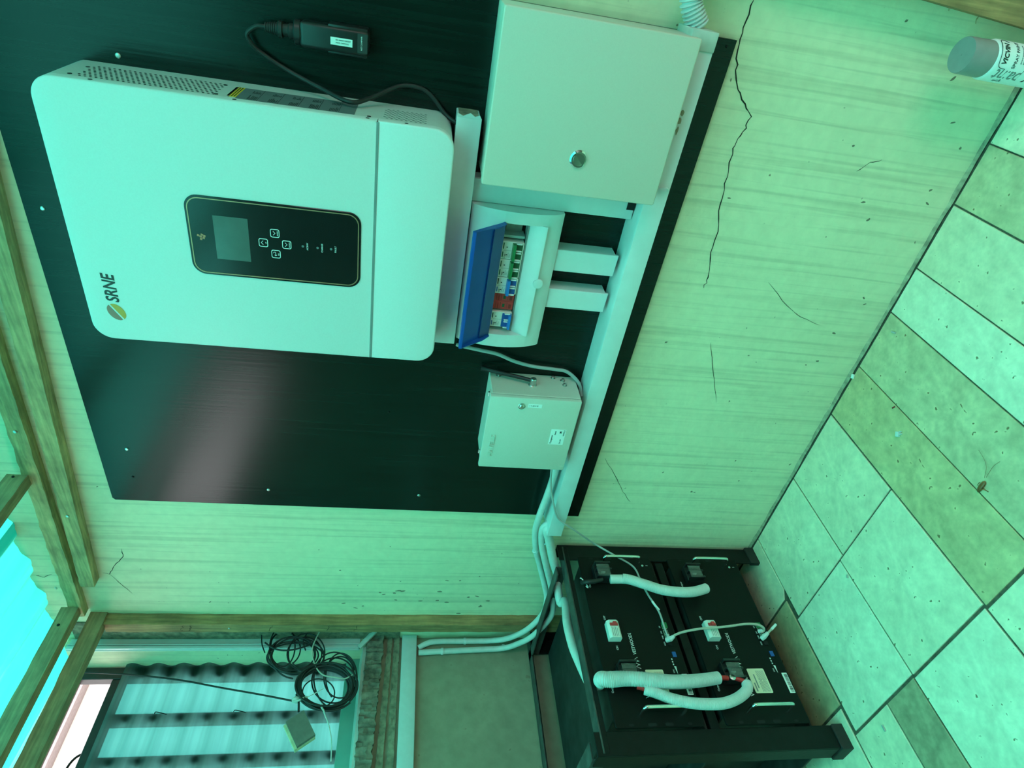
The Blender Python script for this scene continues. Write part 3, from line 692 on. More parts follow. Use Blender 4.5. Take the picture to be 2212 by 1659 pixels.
MB().prism([(-.0870,.9500), (-.1090,.9715), (-.1075,.9730), (-.0855,.9515)], (1.166, 0, 0), (0,1,0), (0,0,1), XR, .241).build('flap_rib', mat('navy_plastic', (.012,.045,.20), .25), flap)
MB().box(1.1635, 1.4095, -.1500, -.1445, 1.0080, 1.0145, bev=.001).build('flap_lip', M_bluecover, flap)

# ------------------------------------------------------------------ breakers on the rail
def breaker(kind, x0, x1, label, grp, up=True, name='circuit_breaker'):
    xc = (x0+x1)/2; cA, cB = (M_brkgreen, M_brkgreen2) if kind == 'green' else (M_brkblue, M_brkblue2)
    t = thing(name, label, 'breaker', (xc, -.05, .9035), grp)
    MB().box(x0, x1, -.036, -.0675, .9045, .948, bev=.001, seg=1).build('case', M_brkw, t)
    MB().box(xc-.0002, xc+.0002, -.0677, -.060, .9055, .947).build('pole_seam', M_inkgrey, t)
    MB().box(x0+.002, x1-.002, -.0705, -.0660, .9075, .9245, bev=.001, seg=1).build('toggle_well', cB, t)
    z0, z1 = (.9195, .9275) if up else (.9055, .9125)
    MB().prism([(-.066, z0), (-.0800, z0+.0015), (-.0800, z1-.0010), (-.066, z1)], (x0+.0018, 0, 0), (0,1,0), (0,0,1), XR, x1-x0-.0036).build('toggle', cA, t)
    zb = .9135
    for x in (x0+.0016, xc-.0022, xc+.0022, x1-.0016):
        MB().box(x-.0013, x+.0013, -.0735, -.0660, .9085, .9205, bev=.0012, seg=2).build('toggle_guard', M_printw, t)
    MB().box(xc+.003, x1-.003, -.0679, -.0670, .9435, .9455).build('brand_bar', cB if kind == 'green' else M_ink, t)
    MB().box(x0+.004, xc-.003, -.0679, -.0670, .9435, .9455).build('brand_bar', cB, t)
    for x, z in ((xc+.007, .9375), (xc-.009, .9365)): MB().box(x-.0009, x+.0009, -.0679, -.0670, z-.0014, z+.0014).build('test_hole', M_ink, t)
    text('rating_print', 'C63' if kind == 'green' else 'C32', .0042, (x0+.0035, -.0680, .9395), XR, ZU, M_ink, t)
    m = MB()
    for i in range(4): m.box(x0+.0035, x0+.0035+(.009, .006, .011, .008)[i], -.0679, -.0670, .9295+.0019*i, .9300+.0019*i)
    m.build('small_print', M_inkgrey, t)
    return t
G = 'breakers clipped in the breaker box'
breaker('green', 1.3285, 1.3655, 'first two-pole breaker with green toggle, at the right end of the row', G)
breaker('green', 1.2900, 1.3275, 'second two-pole breaker with green toggle, next to the blue-toggle one', G)
breaker('blue', 1.2520, 1.2885, 'two-pole breaker with raised blue toggle, between green breaker and red module', G)
breaker('blue', 1.1735, 1.2095, 'two-pole breaker with lowered blue toggle, at the left end of the row', G, up=False)
for i, (x0, x1) in enumerate(((1.2325, 1.2510), (1.2135, 1.2320))):
    t = thing('surge_protector', ('red surge protector module beside the raised blue-toggle breaker', 'red surge protector module beside the lowered blue-toggle breaker')[i], 'surge protector', ((x0+x1)/2, -.05, .904), 'red surge modules in the breaker box')
    MB().box(x0, x1, -.036, -.0625, .9045, .949, bev=.0008, seg=1).build('case', M_brkred, t)
    MB().box(x0+.0055, x1-.0055, -.0628, -.0615, .9225, .9275).build('status_window', M_brkgreen2, t)
    m = MB()
    for k in range(3): m.box(x0+.002, x1-.002-.004*(k == 1), -.0629, -.062, .931+.005*k, .9322+.005*k)
    m.box(x0+.002, x1-.002, -.0629, -.062, .9175, .9182); m.box(x0+.003, x1-.006, -.0629, -.062, .909, .9145)
    m.build('case_print', M_brkred2, t)

# grey cable from trunking to the switch side
gc = [at(986,744,y=-.020), at(1000,748,y=-.024), at(1040,757,y=-.026), at(1075,765,y=-.026), at(1110,780,y=-.026), at(1150,791,y=-.026), at(1200,798,y=-.026), at(1222,802,y=-.026), at(1240,815,y=-.03), at(1252,832,y=-.04), at(1256,855,y=-.05)]
tag(MB().tube(smooth(gc, 7), .0042, 10).build('grey_cable', M_cablegrey), 'grey cable crossing the board from the upper trunking to the lower trunking', 'cable')

# ================================================================== CHANGEOVER SWITCH
sw = thing('changeover_switch', 'pale metal changeover switch box with side lever and embossed name', 'switch box', (.9135, -.06, .716))
HX0, HX1, HZ0, HZ1, HF = .8065, 1.0205, .7165, .927, -.110
MB().box(HX0+.003, HX1, BF, -.098, HZ0, HZ1-.004, bev=.002, seg=1).build('body', M_beige2, sw)
MB().box(HX0+.003, HX1-.001, -.0985, -.1005, HZ0+.001, HZ1-.003).build('lid_gap', M_ink, sw)
ld = MB().prism(rrect(HX0, HX1, HZ0, HZ1, .003, 3), (0, -.1005, 0), XR, ZU, YN, .0095, bev=.002, seg=2).build('lid', M_beige2, sw)
for x, z, nm in ((.838, HZ1-.003, 'hinge_pin'), (1.012, HZ1-.003, 'hinge_pin')):
    MB().box(x-.006, x+.006, -.100, -.080, z-.002, z+.002, bev=.001).build('hinge_leaf', M_beige2, sw); MB().cyl((x-.005, -.090, z+.003), (x+.005, -.090, z+.003), .003, n=12).build(nm, M_steel, sw)
text('maker_name', 'HAVELLS', .0150, (.842, HF-.0003, .9045), XR, ZU, M_beige2, ld, depth=.0030, sx=1.15)
MB().lathe([(.0085, 0), (.0085, .0012), (.0070, .0022), (.0062, .0022)], (.9985, HF, .853), YN, 24).build('lid_screw_washer', M_steel, ld)
MB().lathe([(.0052, 0), (.0052, .0040), (.0040, .0050)], (.9985, HF, .853), YN, 16).build('lid_screw', M_chrome, ld)
MB().box(.9955, 1.0060, HF-.0004, HF+.001, .8065, .8385).build('position_sticker', M_sticker, ld)
text('position_print', 'I <-O-> II', .0060, (1.0008, HF-.0005, .8355), (0,0,-1), XR, M_ink, ld, sx=.85)
MB().box(.8895, .9365, HF-.0004, HF+.001, .7355, .7715).build('rating_plate', M_sticker, ld)
text('rating_print', 'Changeover', .0062, (.8915, HF-.0005, .7665), XR, ZU, M_ink, ld, sx=.9); text('rating_print', 'Switch', .0055, (.9195, HF-.0005, .7600), XR, ZU, M_ink, ld, sx=.8)
text('rating_print', 'HAVELLS', .0050, (.9170, HF-.0005, .7395), XR, ZU, M_ink, ld, sx=.9); text('rating_print', '32A DP', .0048, (.8915, HF-.0005, .7440), XR, ZU, M_ink, ld); text('rating_print', 'M', .0065, (.9255, HF-.0005, .7475), XR, ZU, M_ink, ld, bold=.0005)
emb = MB()
for r in (.0072, .0040):
    emb.tube([V((.8255-r*math.sin(math.pi*i/12)*1.0, HF-.0002, .7250+r*math.cos(math.pi*i/12))) for i in range(13)], .0006, 6)
emb.build('embossed_mark', M_beige2, ld)
# lever on the right-hand side
MB().lathe([(.0095, 0), (.0095, .002), (.0075, .004), (.0075, .018), (.0060, .020)], (HX1-.001, -.058, .826), XR, 24).build('lever_shaft', M_steel, sw)
lv = MB(); lv.tube(smooth([V((HX1+.013, -.058, .829)), V((HX1+.013, -.050, .852)), V((HX1+.013, -.036, .900)), V((HX1+.013, -.026, .930)), V((HX1+.013, -.022, .944))], 5), None, 12, radii=None if False else [.0045+.0022*max(0, (i-8)/12) for i in range(21)])
lv.build('lever', M_black, sw)
for y, z in ((-.030,.902), (-.024,.772), (-.032,.750), (-.050,.748)):
    MB().lathe([(.0055, 0), (.0055, .002), (.0036, .002), (.0036, .006), (.002, .007)], (HX1-.001, y, z), XR, 14).build('bolt', M_steel, sw)

# ================================================================== BATTERY RACK
FX = .411
M_railtop = mat('pale_iron', (.075,.075,.068), .55, var=.35, scale=40, var2=.6, scale2=16)  # top rails, paler than the rest of the rack
rk = thing('battery_rack', 'black angle-iron rack holding two batteries in the corner', 'rack', (.16, -.305, 0))
def Lpost(xf, sx, yo, sy, z0=.012, z1=.636, w=.053, t=.005):
    m = MB(); m.box(xf, xf-sx*t, yo, yo+sy*w, z0, z1, bev=.0012, seg=1); m.box(xf-sx*t, xf-sx*w, yo, yo+sy*t, z0, z1, bev=.0012, seg=1)
    return m.build('post', M_iron, rk)
def Lcap(xf, sx, yo, sy, w=.058):
    p = [(0,0), (w,0), (w,.013), (.013,.013), (.013,w), (0,w)]
    return MB().prism(p, (xf+sx*.004, yo-sy*.004, 0), (-sx,0,0), (0,sy,0), (0,0,1), .030, bev=.003).build('foot_cap', M_rubber, rk)
for xf, sx in ((FX, 1), (-.092, -1)):
    for yo, sy in ((-.014, -1), (-.602, 1)): Lpost(xf, sx, yo, sy); Lcap(xf, sx, yo, sy)
def rail(*b): return MB().box(*b, bev=.0012, seg=1).build('rail', M_irondust if b[6:] else M_iron, rk)
def Lrail_y(xf, sx, z1, w=.042, h=.016, t=.0045, y0=-.596, y1=-.020):
    fl = MB().box(xf, xf-sx*w, y0, y1, z1-t, z1, bev=.001, seg=1).build('top_rail', M_railtop, rk)
    MB().box(xf, xf-sx*t, y0, y1, z1-h, z1-t, bev=.001, seg=1).build('rail_face', M_iron, fl)
Lrail_y(FX+.001, 1, .622); Lrail_y(-.09, -1, .6405)
for y0, y1 in ((-.066,-.096), (-.596,-.556)):
    m = MB(); m.box(-.086, FX-.034, y0, y1, .636, .6405, bev=.001, seg=1); m.box(-.086, FX-.034, y0, y0+(.0045 if y0 < -.3 else -.0045), .605, .636, bev=.001, seg=1)
    m.build('top_rail', M_railtop, rk)
for z in (.0765, .3535):
    for y0, y1 in ((-.020,-.110), (-.596,-.500)): MB().box(-.086, FX-.012, y0, y1, z-.006, z, bev=.001, seg=1).build('shelf_rail', M_irondust, rk)
    MB().box(FX-.050, FX-.012, -.500, -.110, z-.006, z, bev=.001, seg=1).build('shelf_bar', M_iron, rk); MB().box(-.080, -.050, -.500, -.110, z-.006, z, bev=.001, seg=1).build('shelf_bar', M_iron, rk)
MB().box(FX-.020, FX-.006, -.548, -.068, .318, .342, bev=.001, seg=1).build('middle_bar', M_iron, rk)

# ------------------------------------------------------------------ batteries
PX = .4175                      # face of the battery panel
YR, YU = V((0,1,0)), V((0,0,1))
def battery(z0, label):
    b = thing('rack_battery', label, 'battery', (.18, -.303, z0), 'batteries in the rack')
    MB().box(-.06, PX-.006, -.522, -.084, z0+.001, z0+.220, bev=.002, seg=1).build('case', M_irondust, b)
    fp = MB().prism(rrect(-.546, -.060, z0, z0+.2225, .006, 3), (PX-.005, 0, 0), YR, YU, XR, .005, bev=.001, seg=1).build('front_panel', M_batt, b)
    for y in (-.5395, -.0665):
        for dz, w, h in ((.183,.0055,.012), (.131,.0075,.022), (.089,.0075,.020), (.037,.0055,.011)):
            MB().prism(rrect(y-w/2, y+w/2, z0+dz-h/2, z0+dz+h/2, w*.45, 4), (PX-.0002, 0, 0), YR, YU, XR, .0005).build('ear_slot', M_hole, fp)
    for y in (-.5165, -.0865):
        hz0, hz1 = z0+.047, z0+.155
        pts = [V((PX-.001, y, hz1)), V((PX+.022, y, hz1)), V((PX+.033, y, hz1-.003)), V((PX+.037, y, hz1-.014)), V((PX+.037, y, hz0+.014)), V((PX+.033, y, hz0+.003)), V((PX+.022, y, hz0)), V((PX-.001, y, hz0))]
        MB().tube(smooth(pts, 5), .0042, 12).build('handle', M_chrome, b)
    # breaker
    br = MB().prism([(PX, z0+.157), (PX+.016, z0+.157), (PX+.022, z0+.163), (PX+.022, z0+.184), (PX+.016, z0+.190), (PX, z0+.190)], (0, -.330, 0), (1,0,0), (0,0,1), (0,1,0), .050, bev=.001).build('breaker', M_brkw, b)
    tg = MB(); tg.box(PX+.018, PX+.028, -.298, -.288, z0+.166, z0+.176, bev=.001); tg.box(PX+.018, PX+.0245, -.298, -.290, z0+.162, z0+.184, bev=.001); tg.build('toggle', M_brkred, br)
    m = MB()
    for i in range(4): m.box(PX+.0219, PX+.0224, -.327, -.304+.003*(i % 2), z0+.166+.0045*i, z0+.1672+.0045*i)
    m.build('breaker_print', M_inkgrey, br)
    text('on_word', 'ON', .0075, (PX+.0002, -.347, z0+.170), YR, YU, M_printw, fp, align='CENTER'); text('off_word', 'OFF', .0075, (PX+.0002, -.261, z0+.185), YR, YU, M_printw, fp, align='CENTER')
    text('maker_name', 'VESTWOODS', .0125, (PX+.0002, -.3655, z0+.1270), YR, YU, M_printw, fp, sx=.80)
    zg = MB(); zc = z0+.127
    for k in range(3):
        zg.tube([V((PX+.0004, -.4035+.0095*k+dy, zc+dz)) for dy, dz in ((.0,-.0055), (.006,.0055), (.011,-.0035))], .0010, 6)
    zg.build('maker_mark', M_printw, fp)
    text('model_name', 'VT48100', .0150, (PX+.0002, -.4780, z0+.124), YR, YU, M_printw, fp, sx=.9)
    text('output_word', 'Output+', .0080, (PX+.0002, -.4640, z0+.2095), YR, YU, M_printw, fp, sx=.9); text('output_word', 'Output-', .0080, (PX+.0002, -.1660, z0+.2050), YR, YU, M_printw, fp, sx=.9)
    # terminals
    for nm, y0, y1 in (('positive_terminal', -.448, -.398), ('negative_terminal', -.152, -.102)):
        tb = MB(); tb.box(PX, PX+.020, y0, y1, z0+.140, z0+.190, bev=.002)
        for y in (y0, y0+.022, y1-.006): tb.box(PX+.018, PX+.036, y, y+.006, z0+.142, z0+.188, bev=.0012, seg=1)
        tb = tb.build(nm, M_black, b)
        MB().box(PX+.036, PX+.0375, y0, y1-.012, z0+.150, z0+.186).build('clear_cover', M_clear, tb)
        MB().lathe([(.0075, 0), (.0075, .004), (.0050, .006)], (PX+.020, (y0+y1)/2, z0+.165), XR, 14).build('terminal_screw', M_steel, tb)
    # communication ports, lights and stickers
    for i, y in enumerate((-.288, -.304, -.318, -.336)):
        MB().box(PX, PX+.0016, y-.0065, y+.0065, z0+.018, z0+.031, bev=.0005, seg=1).build('data_port', M_steel if i < 3 else M_iron, fp)
        MB().box(PX+.0012, PX+.0020, y-.005, y+.005, z0+.0195, z0+.0290).build('port_mouth', M_hole, fp)
        text('port_word', ('DIP', 'CAN', 'RS485', 'RS232')[i], .0052, (PX+.0002, y, z0+.037), YR, YU, M_printw, fp, align='CENTER', sx=.8)
    MB().box(PX, PX+.0040, -.292, -.276, z0+.016, z0+.030).build('dip_switch', M_brkgreen, fp)
    MB().box(PX, PX+.0020, -.3735, -.3595, z0+.016, z0+.026).build('dry_contact', M_brkblue2, fp)
    for y in (-.379, -.386, -.393):
        MB().cyl((PX, y, z0+.0225), (PX+.001, y, z0+.0225), .0012, n=8).build('status_light', M_hole, fp); MB().box(PX, PX+.0004, y-.002, y+.002, z0+.030, z0+.033).build('light_mark', M_printw, fp)
    MB().prism([(-.3980, z0+.0315), (-.3985, z0+.0260), (-.4190, z0+.0275)], (PX, 0, 0), YR, YU, XR, .0004).build('charge_wedge', M_printw, fp)
    text('soc_word', 'SOC', .0050, (PX+.0002, -.411, z0+.036), YR, YU, M_printw, fp, align='CENTER')
    MB().prism(rrect(-.4705, -.4065, z0+.065, z0+.1125, .003, 3), (PX-.0001, 0, 0), YR, YU, XR, .0005).build('type_sticker', M_stickery, fp)
    m = MB()
    for i in range(7): m.box(PX+.0003, PX+.0007, -.467, -.440+.004*(i % 3), z0+.070+.0033*i, z0+.0711+.0033*i)
    for i in range(9): m.box(PX+.0003, PX+.0007, -.437, -.412, z0+.069+.0026*i, z0+.0697+.0026*i)
    m.box(PX+.0003, PX+.0007, -.458, -.422, z0+.0975, z0+.1005); m.box(PX+.0003, PX+.0007, -.466, -.444, z0+.104, z0+.1075)
    m.build('sticker_print', M_inkgrey, fp)
    MB().prism(rrect(-.4715, -.4185, z0+.004, z0+.0185, .001, 2), (PX-.0001, 0, 0), YR, YU, XR, .0005).build('barcode_sticker', M_sticker, fp)
    m = MB(); y = -.469; rr = random.Random(8)
    while y < -.422: w = rr.uniform(.0006, .0024); m.box(PX+.0003, PX+.0007, y, y+w, z0+.0055, z0+.0140); y += w+rr.uniform(.0006, .0016)
    m.build('barcode', M_ink, fp)
    MB().lathe([(.0035, 0), (.0035, .001), (.002, .0025)], (PX, -.0890, z0+.030), XR, 12).build('earth_screw', M_steel, fp)
    text('earth_sign', 'S', .0085, (PX+.0002, -.0885, z0+.0165), YR, YU, M_printw, fp, align='CENTER')
    return b
bt1 = battery(.360, 'upper black rack-mount battery with chrome handles')
bt2 = battery(.083, 'lower black rack-mount battery, nearest the floor')
bpy.context.view_layer.update()

# ------------------------------------------------------------------ battery cabling
def cabl(name, label, pts, r, m, cat='cable', sm=7, n=12, grp=None):
    return tag(MB().tube(smooth(pts, sm), r, n).build(name, m), label, cat, grp)
# negative link
nl = thing('battery_link', 'white sleeved cable linking the negative terminals of both batteries', 'cable', tuple(at(1420, 1275, x=.46)), 'battery link cables')
p = [at(1318,1251,x=.445), at(1344,1251,x=.450)]
MB().tube(p, .0125, 18).build('sleeve_end', M_conduit, nl)
m = MB(); ribbed(m, smooth([at(1345,1250,x=.452), at(1360,1252,x=.455), at(1395,1263,x=.462), at(1430,1274,x=.464), at(1470,1279,x=.462), at(1500,1278,x=.458), at(1525,1271,x=.450)], 9), .0135, pitch=.0028, amp=.0006, n=18); m.build('sleeve', M_conduit, nl)
MB().tube(smooth([at(1300,1251,x=.440), at(1285,1256,x=.442), at(1270,1257,x=.440), at(1262,1258,x=.430), at(1258,1258,x=.415)], 5), .0065, 12).build('black_lead', M_rubber, nl)
c = at(1262,1259,x=.432); MB().tube([c+V((.006*math.cos(a), .012*math.cos(a)*.6, .014*math.sin(a)*.2))+V((0, .011*math.sin(a), .010*math.cos(a))) for a in [math.radians(20+i*250/16) for i in range(17)]], .0014, 8).build('cable_tie', M_printw, nl)
# positive feed coming over the top
pf = thing('positive_feed', 'thick white ribbed sleeve coming under the rack rail to the positive terminals', 'conduit', tuple(at(1400, 1470, x=.45)))
m = MB(); q = smooth([V((.396,-.428,.594)), V((.414,-.432,.594)), at(1300,1467,x=.436), at(1316,1468,x=.444), at(1345,1466,x=.448), at(1380,1467,x=.458), at(1420,1471,x=.463), at(1460,1473,x=.463), at(1510,1470,x=.458), at(1552,1464,x=.450)], 9)
ribbed(m, q, .0165, pitch=.0034, amp=.0016, n=20, rr=lambda t: .0185-.0045*t if t > .2 else .0160+.0025*t/.2); m.build('sleeve', M_conduit, pf)
MB().tube(smooth([at(1550,1464,x=.450), at(1562,1464,x=.449), at(1572,1465,x=.447)], 4), .0058, 12).build('red_lead', M_redsleeve, pf)
# positive link
pk = thing('battery_link', 'white ribbed sleeve looping between the positive terminals of both batteries', 'cable', tuple(at(1520, 1520, x=.46)), 'battery link cables')
m = MB(); q = smooth([at(1392,1489,x=.448), at(1415,1496,x=.452), at(1450,1509,x=.458), at(1490,1518,x=.462), at(1530,1521,x=.464), at(1565,1519,x=.464), at(1592,1509,x=.460), at(1610,1495,x=.455), at(1615,1484,x=.449), at(1612,1476,x=.445)], 9)
ribbed(m, q, .0125, pitch=.0030, amp=.0010, n=18); m.build('sleeve', M_conduit, pk)
MB().tube(smooth([at(1614,1478,x=.446), at(1603,1470,x=.448), at(1588,1465,x=.447)], 4), .0055, 12).build('red_lead', M_redsleeve, pk)
MB().tube(smooth([at(1394,1489,x=.448), at(1385,1486,x=.448), at(1376,1484,x=.447)], 4), .0055, 12).build('red_lead', M_redsleeve, pk)
MB().lathe([(.0075, 0), (.0080, .003), (.0050, .005)], at(1581,1465,x=.447)+V((.003,0,0)), XR, 16).build('terminal_screw', M_steel, pk)
# thin data cable from the trunking to the upper battery
dc = [at(1192,1008,y=-.090), at(1190,1030,y=-.092), at(1190,1058,y=-.093), at(1196,1090,y=-.094), at(1206,1120,y=-.093), at(1238,1143,y=-.092), at(1285,1175,x=.470), at(1330,1201,x=.450), at(1360,1218,x=.428), at(1374,1232,x=.426), at(1384,1255,x=.428), at(1400,1285,x=.432), at(1412,1303,x=.436), at(1425,1325,x=.436), at(1436,1358,x=.434), at(1442,1374,x=.428)]
dcb = thing('data_cable', 'thin grey data cable drooping from the trunking end to the upper battery', 'cable', tuple(dc[8]))
MB().tube(smooth(dc, 7), .0027, 10).build('cable', M_cablegrey, dcb)
q = smooth([at(1409,1299,x=.4355), at(1417,1310,x=.4365), at(1424,1318,x=.4365)], 4); MB().tube(q, .0032, 10).build('tag_sleeve', M_printw, dcb)
MB().tube([at(1442,1370,x=.429), at(1444,1381,x=.4215)], .0045, 8).build('plug', M_pvcdirty, dcb)
pc = [at(1447,1383,x=.432), at(1458,1372,x=.440), at(1480,1364,x=.448), at(1515,1358,x=.452), at(1545,1356,x=.4535), at(1580,1352,x=.455), at(1610,1348,x=.452), at(1635,1349,x=.446), at(1648,1355,x=.440), at(1650,1362,x=.432), at(1643,1366,x=.426)]
pcb = thing('patch_cable', 'pale patch cable arching between the data ports of both batteries', 'cable', tuple(pc[5]))
MB().tube(smooth(pc, 7), .0032, 10).build('cable', M_cabletan, pcb)
MB().tube([at(1439,1383,x=.422), at(1449,1380,x=.432), at(1456,1374,x=.438)], None, 8, radii=[.0062, .0070, .0045]).build('plug', M_pvc, pcb)
MB().tube([at(1648,1362,x=.430), at(1638,1364,x=.421)], None, 8, radii=[.0055, .0055]).build('plug', M_pvc, pcb)
pp = thing('loose_plug', 'short white data plug with cut cable on the lower battery', 'plug', tuple(at(1650, 1376, x=.425)))
MB().tube([at(1645,1380,x=.4215), at(1651,1375,x=.430), at(1659,1367,x=.437)], None, 8, radii=[.0062, .0068, .0046]).build('boot', M_pvc, pp)
MB().tube([at(1658,1368,x=.436), at(1668,1358,x=.441)], .0030, 10).build('cable_stub', M_cabletan, pp); MB().tube([at(1666,1360,x=.440), at(1676,1349,x=.444)], .0036, 10).build('end_sleeve', M_printw, pp)

# ================================================================== WHITE CONDUITS
def clip_ring(parent, p, d, r):
    p, d = V(p), V(d).normalized(); a = d.orthogonal().normalized(); c = d.cross(a)
    m = MB(); m.tube([p+d*-.004, p+d*-.0035, p+d*.0035, p+d*.004], None, 16, radii=[r, r+.0022, r+.0022, r]); return m.build('saddle', M_pvc, parent)
ca = thing('conduit', 'upper of two white conduits bending round the corner onto the window wall', 'conduit', (-.06, -.03, .7), 'conduits turning the corner')
Q = [at(1212,965,y=-.055), at(1204,1000,y=-.055), at(1193,1038,y=-.055), at(1182,1070,y=-.055), at(1171,1098,y=-.050), at(1162,1124,y=-.045), at(1156,1150,y=-.036), at(1158,1190,y=-.028), at(1165,1217,y=-.024), at(1178,1271,y=-.034), at(1181,1296,y=-.046), at(1173,1325,y=-.052), at(1141,1358,y=-.050), at(1100,1378,y=-.042), at(1060,1384,x=-.074), at(1005,1385,x=-.082), at(941,1386,x=-.082), at(918,1392,x=-.085), at(904,1400,x=-.090)]
MB().tube(smooth(Q, 7), .0090, 18).build('pipe', M_conduit, ca)
clip_ring(ca, at(1157,1188,y=-.028), V((-.3,0,-.5)), .0090); clip_ring(ca, at(1004,1385,x=-.082), ZU, .0090)
cc = thing('conduit', 'lower of two white conduits bending round the corner onto the window wall', 'conduit', (-.06, -.05, .7), 'conduits turning the corner')
Q2 = [V((.56,-.055,.684)), at(1173,1140,y=-.052), at(1170,1175,y=-.048), at(1180,1225,y=-.050), at(1190,1265,y=-.052), at(1195,1300,y=-.068), at(1188,1335,y=-.074), at(1150,1374,y=-.070), at(1120,1390,y=-.064), at(1088,1400,x=-.072), at(1040,1403,x=-.082), at(955,1407,x=-.083), at(904,1410,x=-.086)]
MB().tube(smooth(Q2, 7), .0090, 18).build('pipe', M_conduit, cc)
for u, v in ((1087,1399), (955,1407)): clip_ring(cc, at(u, v, x=-.0815), ZU, .0090)
cd = thing('conduit', 'white conduit dropping from the trunking into the top of the rack', 'conduit', (.3, -.1, .66))
Q3 = [V((.548,-.060,.672)), at(1182,1142,y=-.060), at(1187,1168,y=-.058), at(1195,1211,y=-.055), at(1205,1245,y=-.056), V((.300,-.064,.620)), V((.258,-.105,.608)), at(1221,1300,x=.285), at(1225,1345,x=.306), at(1235,1388,x=.322), at(1246,1418,x=.334), V((.352,-.405,.601)), V((.376,-.424,.5975)), V((.398,-.428,.596))]
MB().tube(smooth(Q3, 7), .0125, 18).build('pipe', M_conduit, cd)
MB().tube([at(1172,1178,y=-.040), at(1180,1174,y=-.062)], .0028, 8).build('tie_tail', M_pvc, cd)

# ================================================================== WINDOW WALL FITTINGS
wt = thing('wall_trunking', 'pale blue-grey trunking running level across the window wall', 'trunking', (-.088, -.65, 1.0145))
MB().box(XW, -.082, -1.3, -.002, 1.0155, 1.0610, bev=.001, seg=1).build('base_channel', M_alu, wt); MB().box(-.0825, -.0785, -1.3, -.002, 1.0145, 1.0620, bev=.0015).build('lid', M_alu, wt)
js = thing('jamb_strip', 'long white plastic strip standing on the window jamb', 'plastic strip', (-.09, -.02, 1.197))
m = MB(); m.box(-.1000, -.0955, -.043, -.004, 1.197, 2.06, bev=.0008, seg=1); m.box(-.0955, -.0850, -.030, -.027, 1.197, 2.06, bev=.0008, seg=1); m.build('flange', M_pvc, js)
MB().box(-.0955, -.0865, -.0415, -.0320, 1.200, 2.06, bev=.001).build('rib', M_pvc, js)
a, b = at(776, 1399, x=-.080), at(819, 1355, x=-.060)
bs = MB(); d = (b-a).normalized(); s = d.cross(V((1,0,0))).normalized(); n = s.cross(d)
bs.prism([(-.0085,0), (.0085,0), (.0085,.004), (.0075,.007), (-.002,.007), (-.0085,.003)], a, s, n, d, (b-a).length)
tag(bs.build('strip_offcut', M_pvcdirty), 'short white plastic strip offcut slanting beside the window jamb', 'plastic strip')
# cable bundle hanging at the window
cl = thing('cable_coil', 'coiled bundle of black and grey cable hanging at the window', 'cable coil', tuple(at(700, 1535, x=-.05)))
rc_ = random.Random(21)
def loop(cu, cv, ru, rv, x, turns, jit, r, nm='cable_loop', mm=None, a0=0):
    pts = []; N_ = int(22*turns)
    for i in range(N_+1):
        a = a0+2*math.pi*i/22; k = i/22
        u = cu+(ru+jit*math.sin(k*2.3+cu))*math.cos(a)+jit*.5*math.sin(k*5.1); v = cv+(rv+jit*math.cos(k*1.9))*math.sin(a)+jit*.4*math.cos(k*3.7)
        pts.append(at(u, v, x=x+.006*math.sin(k*3.1)+.0035*k))
    return MB().tube(smooth(pts, 2), r, 7).build(nm, mm or M_rubber, cl)
loop(703, 1485, 58, 44, -.058, 4, 4, .0030); loop(706, 1482, 62, 47, -.050, 3, 5, .0030, a0=.7); loop(700, 1487, 55, 43, -.066, 3, 3, .0030, a0=2)
loop(722, 1468, 46, 55, -.062, 2, 6, .0024, a0=1.1); loop(735, 1462, 32, 48, -.060, 1.6, 4, .0022, a0=2.2)
loop(632, 1415, 52, 36, -.064, 3, 5, .0024, a0=.4); loop(640, 1420, 58, 38, -.060, 2.4, 6, .0024, a0=1.7); loop(612, 1400, 34, 44, -.070, 2, 6, .0022, a0=.9); loop(660, 1412, 36, 40, -.058, 2, 5, .0022, a0=2.6)
loop(688, 1497, 36, 30, -.052, 1.0, 1, .0020, a0=.3)
def strand(l, x, r, mm=None, nm='cable_strand'): return MB().tube(smooth([at(u, v, x=x) for u, v in l], 7), r, 7).build(nm, mm or M_rubber, cl)
strand([(572,1388),(590,1400),(612,1405),(640,1402),(672,1391),(682,1378)], -.045, .0026)
strand([(690,1365),(678,1390),(674,1412),(682,1440),(698,1458),(722,1463),(745,1466),(765,1455)], -.044, .0020, M_cabletan)
strand([(662,1370),(655,1385),(660,1405)], -.05, .0022); strand([(565,1372),(566,1392),(572,1410)], -.07, .0020); strand([(600,1366),(588,1380),(584,1405)], -.07, .0022)
strand([(640,1500),(645,1515),(645,1538)], -.052, .0032)
MB().tube(smooth([at(632,1515,x=-.050), at(645,1513,x=-.044), at(655,1508,x=-.044), at(664,1506,x=-.048)], 4), .0035, 8).build('cable_tie', M_pvcdirty, cl)
MB().sphere(at(640,1512,x=-.054), .010, (1,1,1.3)).build('tape_knot', M_conduit, cl)
strand([(660,1508),(680,1498),(699,1487)], -.046, .0012, M_printw, 'tie_tail')
strand([(696,1520),(697,1530),(702,1545),(708,1560),(714,1585),(716,1610),(715,1645)], -.048, .0018, M_conduit, 'tie_tail')
MB().tube(smooth([at(692,1523,x=-.05), at(696,1530,x=-.040), at(701,1538,x=-.05)], 4), .0028, 8).build('cable_tie', M_pvcdirty, cl)
cabl('black_wire', 'single black wire stretched across the window to the cable coil', [at(180,1452,x=-.150), at(262,1456,x=-.150), at(330,1462,x=-.135), at(400,1471,x=-.115), at(480,1486,x=-.09), at(560,1500,x=-.07), at(632,1514,x=-.054)], .0026, M_rubber)
